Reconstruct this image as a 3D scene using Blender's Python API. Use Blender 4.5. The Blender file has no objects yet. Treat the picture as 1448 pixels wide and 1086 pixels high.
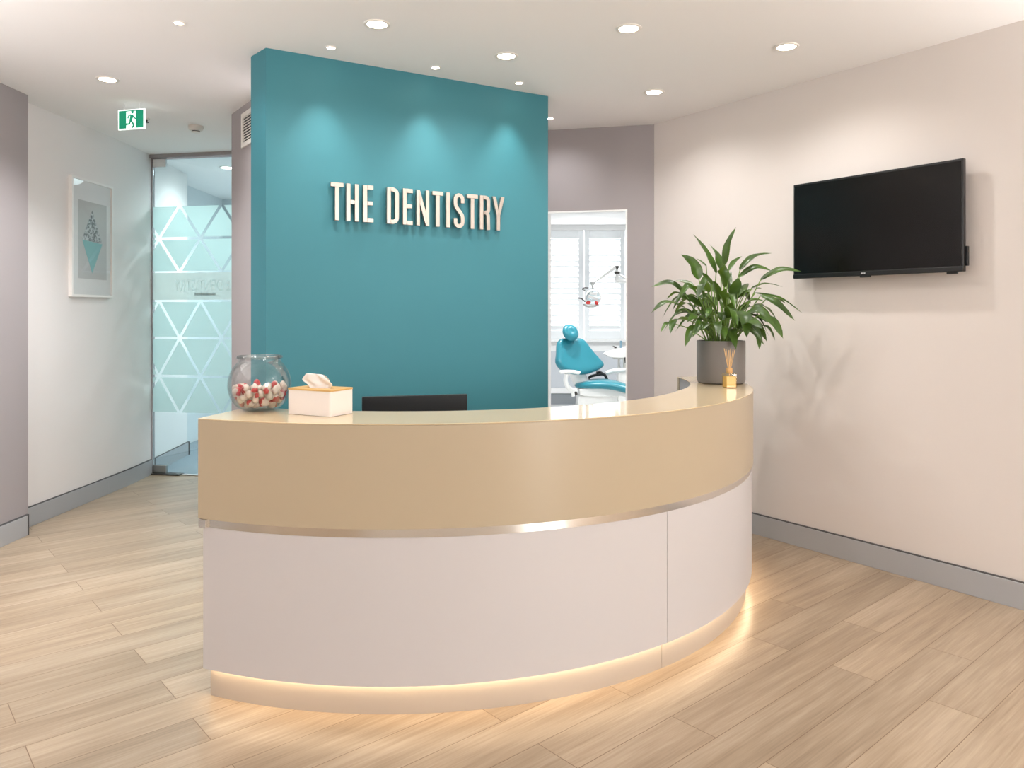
import bpy, bmesh, math, random
from mathutils import Vector, Matrix, noise
PI = math.pi
rnd = random.Random(7)
S = bpy.context.scene
C = S.collection

# ------------------------------------------------------------------ helpers
F, YH, CX, CAMZ, CEIL = 1080.0, 445.0, 724.0, 1.35, 2.70   # focal length in px, horizon row, centre column (1448 x 1086)

def ground(u, v, z=0.0):
    Y = (CAMZ - z) * F / (v - YH)
    return Vector(((u - CX) / F * Y, Y, z))
def up(u, v, Y):
    return Vector(((u - CX) / F * Y, Y, CAMZ - (v - YH) / F * Y))
def srgb(h, k=1.0):
    h = h.lstrip('#')
    c = [int(h[i:i+2], 16) / 255 for i in (0, 2, 4)]
    return tuple(k * (x / 12.92 if x <= .04045 else ((x + .055) / 1.055) ** 2.4) for x in c) + (1,)

def mat(name, col, rough=.5, metal=0., coat=0., spec=None, bump=0., bscale=200., emit=None, estr=0., trans=0., sheen=0.):
    m = bpy.data.materials.new(name); m.use_nodes = True
    nt = m.node_tree; b = nt.nodes['Principled BSDF']
    b.inputs['Base Color'].default_value = srgb(col) if isinstance(col, str) else col
    b.inputs['Roughness'].default_value = rough; b.inputs['Metallic'].default_value = metal
    b.inputs['Coat Weight'].default_value = coat; b.inputs['Coat Roughness'].default_value = .06
    if spec is not None: b.inputs['Specular IOR Level'].default_value = spec
    if trans: b.inputs['Transmission Weight'].default_value = trans
    if emit: b.inputs['Emission Color'].default_value = srgb(emit) if isinstance(emit, str) else emit; b.inputs['Emission Strength'].default_value = estr
    # every material gets a faint procedural unevenness in its roughness
    tc = nt.nodes.new('ShaderNodeNewGeometry'); n = nt.nodes.new('ShaderNodeTexNoise'); n.inputs['Scale'].default_value = bscale
    n.inputs['Detail'].default_value = 3
    nt.links.new(tc.outputs['Position'], n.inputs['Vector'])
    mr = nt.nodes.new('ShaderNodeMapRange'); mr.inputs['To Min'].default_value = max(0, rough - .03); mr.inputs['To Max'].default_value = min(1, rough + .03)
    nt.links.new(n.outputs['Fac'], mr.inputs['Value']); nt.links.new(mr.outputs['Result'], b.inputs['Roughness'])
    if bump:
        bp = nt.nodes.new('ShaderNodeBump'); bp.inputs['Strength'].default_value = bump; bp.inputs['Distance'].default_value = .001
        nt.links.new(n.outputs['Fac'], bp.inputs['Height']); nt.links.new(bp.outputs['Normal'], b.inputs['Normal'])
    return m

def emat(name, col, s):
    m = bpy.data.materials.new(name); m.use_nodes = True; nt = m.node_tree
    nt.nodes.remove(nt.nodes['Principled BSDF']); e = nt.nodes.new('ShaderNodeEmission')
    e.inputs[0].default_value = srgb(col); e.inputs[1].default_value = s
    nt.links.new(e.outputs[0], nt.nodes['Material Output'].inputs[0]); return m

def thin_glass(name, tint, refl=.06, rough=.0, edge=.5):
    m = bpy.data.materials.new(name); m.use_nodes = True; nt = m.node_tree
    nt.nodes.remove(nt.nodes['Principled BSDF'])
    t = nt.nodes.new('ShaderNodeBsdfTransparent'); t.inputs[0].default_value = srgb(tint)
    g = nt.nodes.new('ShaderNodeBsdfGlossy'); g.inputs['Roughness'].default_value = rough
    lw = nt.nodes.new('ShaderNodeLayerWeight'); lw.inputs['Blend'].default_value = .25
    mr = nt.nodes.new('ShaderNodeMapRange'); mr.inputs['To Min'].default_value = refl; mr.inputs['To Max'].default_value = edge
    nt.links.new(lw.outputs['Fresnel'], mr.inputs['Value'])
    mx = nt.nodes.new('ShaderNodeMixShader'); nt.links.new(mr.outputs[0], mx.inputs[0])
    nt.links.new(t.outputs[0], mx.inputs[1]); nt.links.new(g.outputs[0], mx.inputs[2])
    nt.links.new(mx.outputs[0], nt.nodes['Material Output'].inputs[0]); return m

def frosted(name, col, clear, trans=.55):
    m = bpy.data.materials.new(name); m.use_nodes = True; nt = m.node_tree
    nt.nodes.remove(nt.nodes['Principled BSDF'])
    d = nt.nodes.new('ShaderNodeBsdfDiffuse'); d.inputs[0].default_value = srgb(col)
    tl = nt.nodes.new('ShaderNodeBsdfTranslucent'); tl.inputs[0].default_value = srgb(col)
    a = nt.nodes.new('ShaderNodeMixShader'); a.inputs[0].default_value = trans
    nt.links.new(d.outputs[0], a.inputs[1]); nt.links.new(tl.outputs[0], a.inputs[2])
    t = nt.nodes.new('ShaderNodeBsdfTransparent'); t.inputs[0].default_value = srgb(col)
    b = nt.nodes.new('ShaderNodeMixShader'); b.inputs[0].default_value = clear
    nt.links.new(a.outputs[0], b.inputs[1]); nt.links.new(t.outputs[0], b.inputs[2])
    nt.links.new(b.outputs[0], nt.nodes['Material Output'].inputs[0]); return m

# ---- mesh pieces
def quadbox(bm, p, size, M=None):
    x, y, z = [s / 2 for s in size]
    vs = [Vector((a * x, b * y, c * z)) for a in (-1, 1) for b in (-1, 1) for c in (-1, 1)]
    vs = [bm.verts.new((M @ v if M else v) + Vector(p)) for v in vs]
    for f in ((0, 1, 3, 2), (4, 6, 7, 5), (0, 4, 5, 1), (2, 3, 7, 6), (0, 2, 6, 4), (1, 5, 7, 3)):
        bm.faces.new([vs[i] for i in f])
    return vs
def bx(bm, x0, x1, y0, y1, z0, z1):
    return quadbox(bm, ((x0 + x1) / 2, (y0 + y1) / 2, (z0 + z1) / 2), (abs(x1 - x0), abs(y1 - y0), abs(z1 - z0)))
def prism(bm, poly, z0, z1):
    a = [bm.verts.new((p[0], p[1], z0)) for p in poly]; b = [bm.verts.new((p[0], p[1], z1)) for p in poly]
    n = len(poly)
    bm.faces.new(a[::-1]); bm.faces.new(b)
    for i in range(n): bm.faces.new((a[i], a[(i + 1) % n], b[(i + 1) % n], b[i]))
def extrude_poly(bm, pts, M, d):
    """pts: 2D outline, M maps (x,y,z) local to parent; extruded 0..d along local z"""
    a = [bm.verts.new(M @ Vector((p[0], p[1], 0))) for p in pts]; b = [bm.verts.new(M @ Vector((p[0], p[1], d))) for p in pts]
    n = len(pts)
    bm.faces.new(a[::-1]); bm.faces.new(b)
    for i in range(n): bm.faces.new((a[i], a[(i + 1) % n], b[(i + 1) % n], b[i]))
def lathe(bm, prof, n=40, c=(0, 0, 0), M=None, close=False):
    rings = []
    for r, z in prof:
        ring = []
        for i in range(n):
            v = Vector((r * math.cos(2 * PI * i / n), r * math.sin(2 * PI * i / n), z))
            if M: v = M @ v
            ring.append(bm.verts.new(v + Vector(c)))
        rings.append(ring)
    for a, b in zip(rings, rings[1:] + ([rings[0]] if close else [])):
        for i in range(n): bm.faces.new((a[i], a[(i + 1) % n], b[(i + 1) % n], b[i]))
    if not close:
        bm.faces.new(rings[0][::-1]); bm.faces.new(rings[-1])
def tube(bm, pts, r, n=10, cap=True):
    pts = [Vector(p) for p in pts]; rs = r if isinstance(r, (list, tuple)) else [r] * len(pts)
    rings = []; prev = None
    for i, p in enumerate(pts):
        d = (pts[min(i + 1, len(pts) - 1)] - pts[max(i - 1, 0)]).normalized()
        if prev is None:
            a = d.orthogonal().normalized()
        else:
            a = (prev - d * prev.dot(d)).normalized()
        prev = a; b = d.cross(a)
        rings.append([bm.verts.new(p + rs[i] * (a * math.cos(2 * PI * k / n) + b * math.sin(2 * PI * k / n))) for k in range(n)])
    for a, b in zip(rings, rings[1:]):
        for i in range(n): bm.faces.new((a[i], a[(i + 1) % n], b[(i + 1) % n], b[i]))
    if cap: bm.faces.new(rings[0][::-1]); bm.faces.new(rings[-1])
def spline(pts, n=8):
    pts = [Vector(p) for p in pts]; P = [pts[0]] + pts + [pts[-1]]; out = []
    for i in range(1, len(P) - 2):
        for k in range(n):
            t = k / n; a, b, c, d = P[i - 1], P[i], P[i + 1], P[i + 2]
            out.append(.5 * ((2 * b) + (c - a) * t + (2 * a - 5 * b + 4 * c - d) * t * t + (3 * b - a - 3 * c + d) * t ** 3))
    out.append(pts[-1]); return out
def sphere(bm, c, r, M=None, u=20, v=12):
    g = bmesh.ops.create_uvsphere(bm, u_segments=u, v_segments=v, radius=1)
    for w in g['verts']:
        q = Vector((w.co.x * r[0], w.co.y * r[1], w.co.z * r[2]))
        w.co = (M @ q if M else q) + Vector(c)
    return g['verts']

def obj(name, bm, m, parent=None, smooth=0, bevel=0, seg=2, subsurf=0, origin=None):
    """link the bmesh as one object. Coordinates in bm are world coordinates; the object keeps an origin at the parent's (or given) place"""
    bmesh.ops.recalc_face_normals(bm, faces=bm.faces[:])
    base = Vector(origin) if origin is not None else Vector((0, 0, 0))
    if parent is not None:
        Mi = root_matrix(parent).inverted(); bm.transform(Mi)
    elif origin is not None:
        bm.transform(Matrix.Translation(-base))
    me = bpy.data.meshes.new(name); bm.to_mesh(me); bm.free()
    o = bpy.data.objects.new(name, me); C.objects.link(o)
    for x in (m if isinstance(m, (list, tuple)) else [m]): me.materials.append(x)
    if parent is not None: o.parent = parent
    elif origin is not None: o.location = base
    if smooth:
        for p in me.polygons: p.use_smooth = True
        if smooth < 180:
            me.set_sharp_from_angle(angle=math.radians(smooth))
    if bevel:
        md = o.modifiers.new('bevel', 'BEVEL'); md.width = bevel; md.segments = seg; md.limit_method = 'ANGLE'; md.angle_limit = math.radians(35)
        md.harden_normals = True
        if not smooth:
            for p in me.polygons: p.use_smooth = True
            me.set_sharp_from_angle(angle=math.radians(35))
    if subsurf:
        md = o.modifiers.new('sub', 'SUBSURF'); md.levels = subsurf; md.render_levels = subsurf
    return o
MATS = {}
def root_matrix(o):
    M = Matrix.Translation(o.location) @ o.rotation_euler.to_matrix().to_4x4()
    return root_matrix(o.parent) @ M if o.parent else M
def tag(o, label, cat, group=None):
    o['label'] = label; o['category'] = cat
    if group: o['group'] = group
    return o
def thing(name, label, cat, loc=(0, 0, 0), rz=0, group=None):
    o = bpy.data.objects.new(name, None); C.objects.link(o); o.empty_display_size = .1
    o.location = loc; o.rotation_euler = (0, 0, rz); return tag(o, label, cat, group)
def struct(name, bm, m, **k):
    o = obj(name, bm, m, **k); o['kind'] = 'structure'; return o
def copy_tree(o, parent=None):
    c = o.copy(); C.objects.link(c)
    if parent: c.parent = parent
    for ch in [x for x in C.objects if x.parent == o]: copy_tree(ch, c)
    return c
BM = bmesh.new

# ------------------------------------------------------------------ materials
M = {}
M['ceiling'] = mat('ceiling_paint', '#f1eeec', .9)
M['right'] = mat('warm_white_paint', '#ddd5cf', .85, bump=.04, bscale=300)
M['left'] = mat('light_grey_paint', '#eae5e2', .85, bump=.04, bscale=300)
M['mauve'] = mat('mauve_grey_paint', '#9f9898', .85, bump=.04, bscale=300)
M['teal'] = mat('teal_paint', '#30747f', .6, bump=.05, bscale=350)
M['base'] = mat('grey_baseboard', '#a7a8aa', .45)
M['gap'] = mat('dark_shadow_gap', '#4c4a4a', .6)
M['white'] = mat('white_gloss_paint', '#efeeec', .35)
M['surgwall'] = mat('surgery_wall_paint', '#c9ccd0', .8)
M['surgdark'] = mat('surgery_plinth_grey', '#8b8f92', .6)
M['corr'] = mat('corridor_paint', '#d3d8da', .85)
M['carpet'] = mat('corridor_blue_grey_floor', '#7d888f', .6)
M['surgfloor'] = mat('surgery_vinyl', '#dcdcda', .3)
M['chrome'] = mat('brushed_metal', '#ece8e2', .17, metal=1.)
M['patch'] = mat('satin_steel', '#b9b7b3', .35, metal=1.)
M['black'] = mat('black_plastic', '#0c0c0c', .35)
M['screen'] = mat('dark_screen', '#0f0d0b', .2, spec=.25)
M['dark'] = mat('dark_metal', '#4b4743', .4, metal=.6)
M['glass'] = thin_glass('clear_door_glass', '#e3eef0', .05)
M['bowl'] = thin_glass('bowl_glass', '#fcfdfd', .03, edge=.40)
M['rim'] = thin_glass('bowl_rim_glass', '#f4f8f8', .14, edge=.8)
M['pglass'] = thin_glass('picture_glazing', '#fafafa', .02, edge=.10)
M['film'] = frosted('mint_frosted_film', '#e8f4f2', .32, .66)
M['band'] = frosted('pale_band_film', '#eef3f0', .42)
M['filmtext'] = frosted('white_film_lettering', '#f5fbfb', .25)

def floor_mat():
    m = bpy.data.materials.new('oak_plank_floor'); m.use_nodes = True; nt = m.node_tree; L = nt.links.new; N = nt.nodes.new
    b = nt.nodes['Principled BSDF']
    g = N('ShaderNodeNewGeometry'); mp = N('ShaderNodeMapping'); mp.inputs['Rotation'].default_value = (0, 0, math.radians(-41)); mp.inputs['Location'].default_value = (.35, .154, 0)
    L(g.outputs['Position'], mp.inputs['Vector'])
    br = N('ShaderNodeTexBrick'); br.offset = .37; br.offset_frequency = 2; br.squash = 1
    for k, v in (('Scale', 1), ('Mortar Size', .0016), ('Mortar Smooth', .3), ('Bias', 0), ('Brick Width', 1.22), ('Row Height', .174)): br.inputs[k].default_value = v
    br.inputs['Color1'].default_value = (0, 0, 0, 1); br.inputs['Color2'].default_value = (1, 1, 1, 1); br.inputs['Mortar'].default_value = (.5, .5, .5, 1)
    L(mp.outputs[0], br.inputs['Vector'])
    # plank-wise shift of the grain so that it breaks at each joint
    sc = N('ShaderNodeVectorMath'); sc.operation = 'MULTIPLY_ADD'; L(br.outputs['Color'], sc.inputs[0]); sc.inputs[1].default_value = (7, 3, 5); L(mp.outputs[0], sc.inputs[2])
    st = N('ShaderNodeMapping'); st.inputs['Scale'].default_value = (1.1, 24, 1); L(sc.outputs[0], st.inputs['Vector'])
    n1 = N('ShaderNodeTexNoise'); n1.inputs['Scale'].default_value = 1.3; n1.inputs['Detail'].default_value = 9; n1.inputs['Roughness'].default_value = .62; n1.inputs['Distortion'].default_value = .5; L(st.outputs[0], n1.inputs['Vector'])
    st2 = N('ShaderNodeMapping'); st2.inputs['Scale'].default_value = (.9, 6, 1); L(sc.outputs[0], st2.inputs['Vector'])
    n2 = N('ShaderNodeTexNoise'); n2.inputs['Scale'].default_value = 1.0; n2.inputs['Detail'].default_value = 3; L(st2.outputs[0], n2.inputs['Vector'])
    st3 = N('ShaderNodeMapping'); st3.inputs['Scale'].default_value = (6, 160, 1); L(sc.outputs[0], st3.inputs['Vector'])
    n3 = N('ShaderNodeTexNoise'); n3.inputs['Scale'].default_value = 1.0; n3.inputs['Detail'].default_value = 4; L(st3.outputs[0], n3.inputs['Vector'])
    mixg = N('ShaderNodeMix'); mixg.data_type = 'FLOAT'; mixg.inputs[0].default_value = .5; L(n1.outputs['Fac'], mixg.inputs[2]); L(n2.outputs['Fac'], mixg.inputs[3])
    mixh = N('ShaderNodeMix'); mixh.data_type = 'FLOAT'; mixh.inputs[0].default_value = .25; L(mixg.outputs[0], mixh.inputs[2]); L(n3.outputs['Fac'], mixh.inputs[3])
    cr = N('ShaderNodeValToRGB'); e = cr.color_ramp.elements
    e[0].position = .3; e[0].color = srgb('#7c6853'); e[1].position = .68; e[1].color = srgb('#b9a892')
    x = e.new(.5); x.color = srgb('#9f8c75'); L(mixh.outputs[0], cr.inputs[0])
    # tone of each board
    bt = N('ShaderNodeMapRange'); bt.inputs['To Min'].default_value = .88; bt.inputs['To Max'].default_value = 1.1; L(br.outputs['Color'], bt.inputs['Value'])
    mu = N('ShaderNodeMix'); mu.data_type = 'RGBA'; mu.blend_type = 'MULTIPLY'; mu.inputs[0].default_value = 1; L(cr.outputs[0], mu.inputs[6]); L(bt.outputs[0], mu.inputs[7])
    jm = N('ShaderNodeMix'); jm.data_type = 'RGBA'; L(br.outputs['Fac'], jm.inputs[0]); L(mu.outputs[2], jm.inputs[6]); jm.inputs[7].default_value = srgb('#6f573f')
    L(jm.outputs[2], b.inputs['Base Color'])
    rr = N('ShaderNodeMapRange'); rr.inputs['To Min'].default_value = .25; rr.inputs['To Max'].default_value = .40; L(mixh.outputs[0], rr.inputs['Value']); L(rr.outputs[0], b.inputs['Roughness'])
    bp = N('ShaderNodeBump'); bp.inputs['Strength'].default_value = .12; bp.inputs['Distance'].default_value = .002; L(mixh.outputs[0], bp.inputs['Height']); L(bp.outputs[0], b.inputs['Normal'])
    return m
M['floor'] = floor_mat()

# ------------------------------------------------------------------ room shell
RC = Vector((1.009, 5.42)); RD = Vector((.570, -.822)); RN = Vector((.822, .570))      # right wall: corner, direction, outward normal
BD = Vector((-.976, .2175)); BN = Vector((.2175, .976))                                   # back wall from the same corner
RE = RC + RD * 10.9
TL, TR = Vector((-1.2445, 3.862)), Vector((.2228, 4.718)); TO = Vector((-.121, .133))     # teal wall front corners, depth
TD = (TR - TL).normalized(); TN = Vector((TD.y, -TD.x))
VA = Vector((-1.889, 5.145)); VD = Vector((.588, -.809)); VB = VA + VD * 1.262            # vent wall
GA, GB = Vector((-3.059, 6.489)), Vector((-1.80, 6.248))                                  # glass door line
def P3(p, z=0): return Vector((p[0], p[1], z))

bm = BM(); prism(bm, [(-4.2, -4.2), (8.2, -4.2), (8.2, 12.2), (-4.2, 12.2)], -.08, 0); struct('floor', bm, M['floor'])
bm = BM(); prism(bm, [(-4.2, -4.2), (8.2, -4.2), (8.2, 12.2), (-4.2, 12.2)], CEIL, CEIL + .1); struct('ceiling', bm, M['ceiling'])
bm = BM(); prism(bm, [(-2.9885, -3.5), (-2.9775, 4.699), (-3.085, 4.70), (-3.3, 4.70), (-3.3, -3.5)], 0, CEIL); struct('wall_left', bm, M['mauve'])
bm = BM(); prism(bm, [(-3.085, 4.70), (-3.052, 5.6), (-3.045, 6.10), (-3.059, 6.489), (-3.13, 7.36), (-3.3, 7.36), (-3.3, 4.70)], 0, CEIL); struct('wall_left_hall', bm, M['left'], smooth=30)
a = RC - RD * .08
bm = BM(); prism(bm, [a, RE, RE + RN * .15, a + RN * .15], 0, CEIL); struct('wall_right', bm, M['right'])
bm = BM()
for t0, t1, z0, z1 in ((0, .189, 0, CEIL), (.772, 1.02, 0, CEIL), (.189, .772, 2.103, CEIL)):
    prism(bm, [RC + BD * t0, RC + BD * t1, RC + BD * t1 + BN * .1, RC + BD * t0 + BN * .1], z0, z1)
struct('wall_back', bm, M['mauve'])
# white lining inside the surgery doorway
bm = BM(); th = .012
for t0, t1, z0, z1 in ((.189, .189 + th, 0, 2.103), (.772 - th, .772, 0, 2.103), (.189 + th, .772 - th, 2.103 - th, 2.103)):
    prism(bm, [RC + BD * t0 - BN * .004, RC + BD * t1 - BN * .004, RC + BD * t1 + BN * .104, RC + BD * t0 + BN * .104], z0, z1)
struct('trim_surgery_doorway', bm, M['white'])
bm = BM(); prism(bm, [TL, TR, TR + TO, TL + TO], 0, CEIL); struct('wall_feature', bm, M['teal'])
CR = TL + TO + TD * 1.62
bm = BM(); prism(bm, [VA, VB, CR, RC + BD * 1.02 + BN * .05, Vector((-1.60, 6.35)), GB + Vector((.02, .03))], 0, CEIL); struct('wall_vent', bm, M['mauve'])
# surgery
WY = 11.5
bm = BM(); bx(bm, -.35, -.25, 5.72, WY, 0, CEIL); struct('wall_surgery_left', bm, M['surgwall'])
bm = BM(); bx(bm, 2.6, 2.7, 5.4, WY, 0, CEIL); struct('wall_surgery_right', bm, M['surgwall'])
bm = BM(); bx(bm, 1.22, 2.6, 5.43, 5.5, 0, CEIL); struct('wall_surgery_front', bm, M['surgwall'])
WX0, WX1, WZ0, WZ1 = .45, 1.715, .985, 2.62
bm = BM()
bx(bm, -.35, WX0, WY, WY + .15, 0, CEIL); bx(bm, WX1, 2.7, WY, WY + .15, 0, CEIL); bx(bm, WX0, WX1, WY, WY + .15, WZ1, CEIL)
bx(bm, WX0, WX1, WY, WY + .15, .80, WZ0)
struct('wall_surgery_back', bm, M['white'])
bm = BM(); bx(bm, WX0, WX1, WY, WY + .15, .0, .80); bx(bm, -.25, WX0, WY - .012, WY - .001, 0, .80); bx(bm, WX1, 2.6, WY - .012, WY - .001, 0, .80); struct('wall_surgery_dado', bm, M['surgwall'])
bm = BM(); bx(bm, -.2, 2.55, WY - .07, WY - .013, .94, .975); struct('window_1', bm, M['white'], bevel=.004)
bm = BM(); bx(bm, -.25, 2.6, WY - .05, WY - .013, .17, .25); struct('baseboard_surgery', bm, M['white'], bevel=.004)
bm = BM(); bx(bm, -.25, 2.6, WY - .03, WY - .013, .003, .17); struct('trim_surgery_plinth', bm, M['surgdark'])
bm = BM(); prism(bm, [RC + BN * .1 + BD * -.2, RC + BD * 1.0 + BN * .1, (-.24, 5.74), (-.24, WY - .03), (2.6, WY - .03), (2.6, 5.5), (1.3, 5.45)], .0005, .003); struct('floor_surgery', bm, M['surgfloor'])
# corridor behind the glass door
bm = BM(); bx(bm, -3.5, -3.39, 7.36, 8.94, 0, CEIL); struct('wall_corridor_left', bm, M['corr'])
bm = BM(); bx(bm, -3.5, -.4, 8.94, 9.05, 0, CEIL); struct('wall_corridor_back', bm, M['corr'])
bm = BM(); bx(bm, -1.35, -1.25, 6.3, 8.94, 0, CEIL); struct('wall_corridor_right', bm, M['corr'])
bm = BM(); prism(bm, [GA + Vector((.01, .02)), GB, (-1.36, 6.5), (-1.36, 8.93), (-3.38, 8.93), (-3.38, 7.37), (-3.12, 7.37)], .0005, .003); struct('floor_corridor', bm, M['carpet'])
# rear of the waiting room, behind the camera: wall with a wide shopfront opening
bm = BM(); bx(bm, -3.3, -2.3, -3.65, -3.5, 0, CEIL); bx(bm, 6.3, 7.6, -3.65, -3.5, 0, CEIL); bx(bm, -2.3, 6.3, -3.65, -3.5, 0, .3); bx(bm, -2.3, 6.3, -3.65, -3.5, 2.45, CEIL)
struct('wall_rear', bm, M['right'])
bm = BM()
for x in (-2.3, -.15, 2.0, 4.15, 6.25): bx(bm, x, x + .05, -3.62, -3.54, .3, 2.45)
struct('window_2', bm, M['patch'])

# baseboards: board plus a dark shadow line on top
def baseboard(name, p, q, n, h=.122, t=.015):
    bm = BM(); prism(bm, [p + n * .0005, q + n * .0005, q + n * t, p + n * t], 0, h)
    o = struct(name, bm, M['base'], bevel=.002)
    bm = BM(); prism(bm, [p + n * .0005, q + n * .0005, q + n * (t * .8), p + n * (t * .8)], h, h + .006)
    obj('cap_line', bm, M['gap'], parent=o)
baseboard('baseboard_left', Vector((-2.9885, -3.5)), Vector((-2.9777, 4.685)), Vector((1, 0)))
o = bpy.data.objects['baseboard_left']; bm = BM(); bx(bm, -2.966, -2.960, 4.672, 4.682, 0, .128); obj('end_line', bm, M['gap'], parent=o)
baseboard('baseboard_left_hall', Vector((-3.083, 4.75)), Vector((-3.050, 5.75)), Vector((.9995, -.035)))
bm = BM(); prism(bm, [(-3.050, 5.75), (-3.045, 6.10), (-3.058, 6.46), (-3.043, 6.46), (-3.030, 6.10), (-3.035, 5.75)], 0, .122); o = struct('baseboard_hall_end', bm, M['base'])
bm = BM(); prism(bm, [(-3.050, 5.75), (-3.045, 6.10), (-3.058, 6.46), (-3.046, 6.46), (-3.033, 6.10), (-3.038, 5.75)], .122, .128); obj('cap_line', bm, M['gap'], parent=o)
baseboard('baseboard_right', RC, RE, -RN)
baseboard('baseboard_corridor', Vector((-3.060, 6.53)), Vector((-3.129, 7.36)), Vector((.9966, .083)))
bm = BM(); bx(bm, -3.13, -3.108, 7.352, 7.372, 0, .128); struct('trim_corridor_corner', bm, M['gap'])

# ------------------------------------------------------------------ reception desk
DC = Vector((-.4266, 4.224)); RK, RP, RF = 1.644, 1.672, 1.680
ZT, ZF, ZS, ZP = .986, .634, .604, .106
CUT = Vector((.20, .98)).normalized()
def corner(u, R):
    k = (u - CX) / F          # point on the circle seen in column u, nearer crossing
    a = k * k + 1; b = -2 * (k * DC.x + DC.y); c = DC.length_squared - R * R
    Y = (-b - math.sqrt(b * b - 4 * a * c)) / (2 * a); return Vector((k * Y, Y))
def cut_angle(p0, R):
    d = p0 - DC; b = d.dot(CUT); c = d.length_squared - R * R
    q = p0 + CUT * (-b - math.sqrt(max(0, b * b - c)) if c >= 0 else -b - math.sqrt(b * b - c))
    # walk along the cut line to the crossing nearest the corner
    s1, s2 = -b - math.sqrt(b * b - c), -b + math.sqrt(b * b - c); s = s1 if abs(s1) < abs(s2) else s2
    q = p0 + CUT * s; return math.atan2(q.y - DC.y, q.x - DC.x)
def ang(u, R): q = corner(u, R) - DC; return math.atan2(q.y, q.x)
AE = math.radians(10.4)
def arc(bm, p0, ro, ri, a1, z0, z1, n=96, a0=None):
    """a curved block between radii ro and ri; left end on the straight cut through p0 (or at angle a0), right end at angle a1"""
    f = ri if callable(ri) else (lambda t: ri)
    ao = cut_angle(p0, ro) if a0 is None else a0
    ai = cut_angle(p0, f(-2)) if a0 is None else a0
    cols = []
    for i in range(n + 1):
        t = i / n; x = ao + (a1 - ao) * t; y = ai + (a1 - ai) * t; r = f(y)
        o = DC + ro * Vector((math.cos(x), math.sin(x))); w = DC + r * Vector((math.cos(y), math.sin(y)))
        cols.append([bm.verts.new((q.x, q.y, z)) for q, z in ((o, z0), (o, z1), (w, z1), (w, z0))])
    for a, b in zip(cols, cols[1:]):
        for k in range(4): bm.faces.new((a[k], a[(k + 1) % 4], b[(k + 1) % 4], b[k]))
    bm.faces.new(cols[0][::-1]); bm.faces.new(cols[-1])
def rin(t):
    k = (math.degrees(t) + 25) / 35.4; return 1.345 + .072 * max(0, min(1, k))
P0 = corner(280, RF); PP = corner(287.3, RP); PK = corner(298, RK)
A_SEAM = ang(943.5, RP); A_SEAMK = ang(935.8, RK)
M['stone'] = mat('beige_gloss_stone', '#d6c19d', .07, spec=.36, bscale=60)
M['fascia'] = mat('beige_satin_stone', '#b4a48a', .32, bscale=60)
M['panel'] = mat('white_laminate', '#cac5c3', .42)
M['plinth'] = mat('brushed_plinth', '#b8ada0', .4, metal=.15)
M['led'] = emat('warm_led', '#ffe2bc', 11)
desk = thing('reception_desk', 'curved reception desk with beige stone top, white lower panels and glowing plinth', 'reception desk', (DC.x, DC.y, 0))
bm = BM(); arc(bm, P0, RF, rin, AE, ZT - .005, ZT); obj('countertop', bm, M['stone'], desk, smooth=40, bevel=.0018)
bm = BM(); arc(bm, P0, RF - .0005, RF - .03, AE, ZF, ZT - .0053); obj('fascia', bm, M['fascia'], desk, smooth=40)
bm = BM(); arc(bm, P0 + CUT * .01, RF - .008, RF - .03, AE, ZS, ZF - .0005); obj('metal_strip', bm, M['chrome'], desk, smooth=40)
q = corner(286.4, RF); d = (q - DC).normalized(); tdir = Vector((-d.y, d.x))
bm = BM(); quadbox(bm, (q.x - d.x * .008, q.y - d.y * .008, (ZS + ZF) / 2 - .0015), (.032, .022, ZF - ZS - .001), Matrix.Rotation(math.atan2(tdir.y, tdir.x), 3, 'Z')); obj('strip_end_cap', bm, M['chrome'], desk, bevel=.001)
bm = BM(); arc(bm, PP, RP, RP - .018, A_SEAM - .0006, ZP, ZS - .0005); obj('front_panel', bm, M['panel'], desk, smooth=40)
bm = BM(); arc(bm, PP, RP, RP - .018, AE, ZP, ZS - .0005, a0=A_SEAM + .0006); obj('front_panel', bm, M['panel'], desk, smooth=40)
bm = BM(); arc(bm, PK, RK, RK - .018, A_SEAMK - .0006, 0, ZP - .002); obj('plinth', bm, M['plinth'], desk, smooth=40)
bm = BM(); arc(bm, PK, RK, RK - .018, AE - .03, 0, ZP - .002, a0=A_SEAMK + .0006); obj('plinth', bm, M['plinth'], desk, smooth=40)
bm = BM(); arc(bm, PK, RP - .004, RK - .01, AE - .03, ZP - .0015, ZP - .0003); obj('light_strip', bm, M['led'], desk, smooth=40)
bm = BM(); arc(bm, P0 + CUT * .02, RF - .031, 1.40, AE - .004, ZS, ZS + .018); obj('inner_shelf', bm, M['panel'], desk, smooth=40)
bm = BM(); arc(bm, P0 + CUT * .1, 1.43, 1.425, AE - .004, .12, ZT - .0053); obj('staff_side_panel', bm, M['base'], desk, smooth=40)
bm = BM(); arc(bm, P0 + CUT * .32, 1.424, .72, AE - .5, .70, .725); obj('worktop', bm, M['panel'], desk, smooth=40)
bm = BM(); a1 = AE
o1 = DC + (RF - .031) * Vector((math.cos(a1), math.sin(a1))); o2 = DC + 1.419 * Vector((math.cos(a1), math.sin(a1))); w = Vector((math.sin(a1), -math.cos(a1))) * .02
prism(bm, [o1, o2, o2 + w, o1 + w], 0, ZT - .0053); obj('end_panel', bm, M['fascia'], desk)

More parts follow.
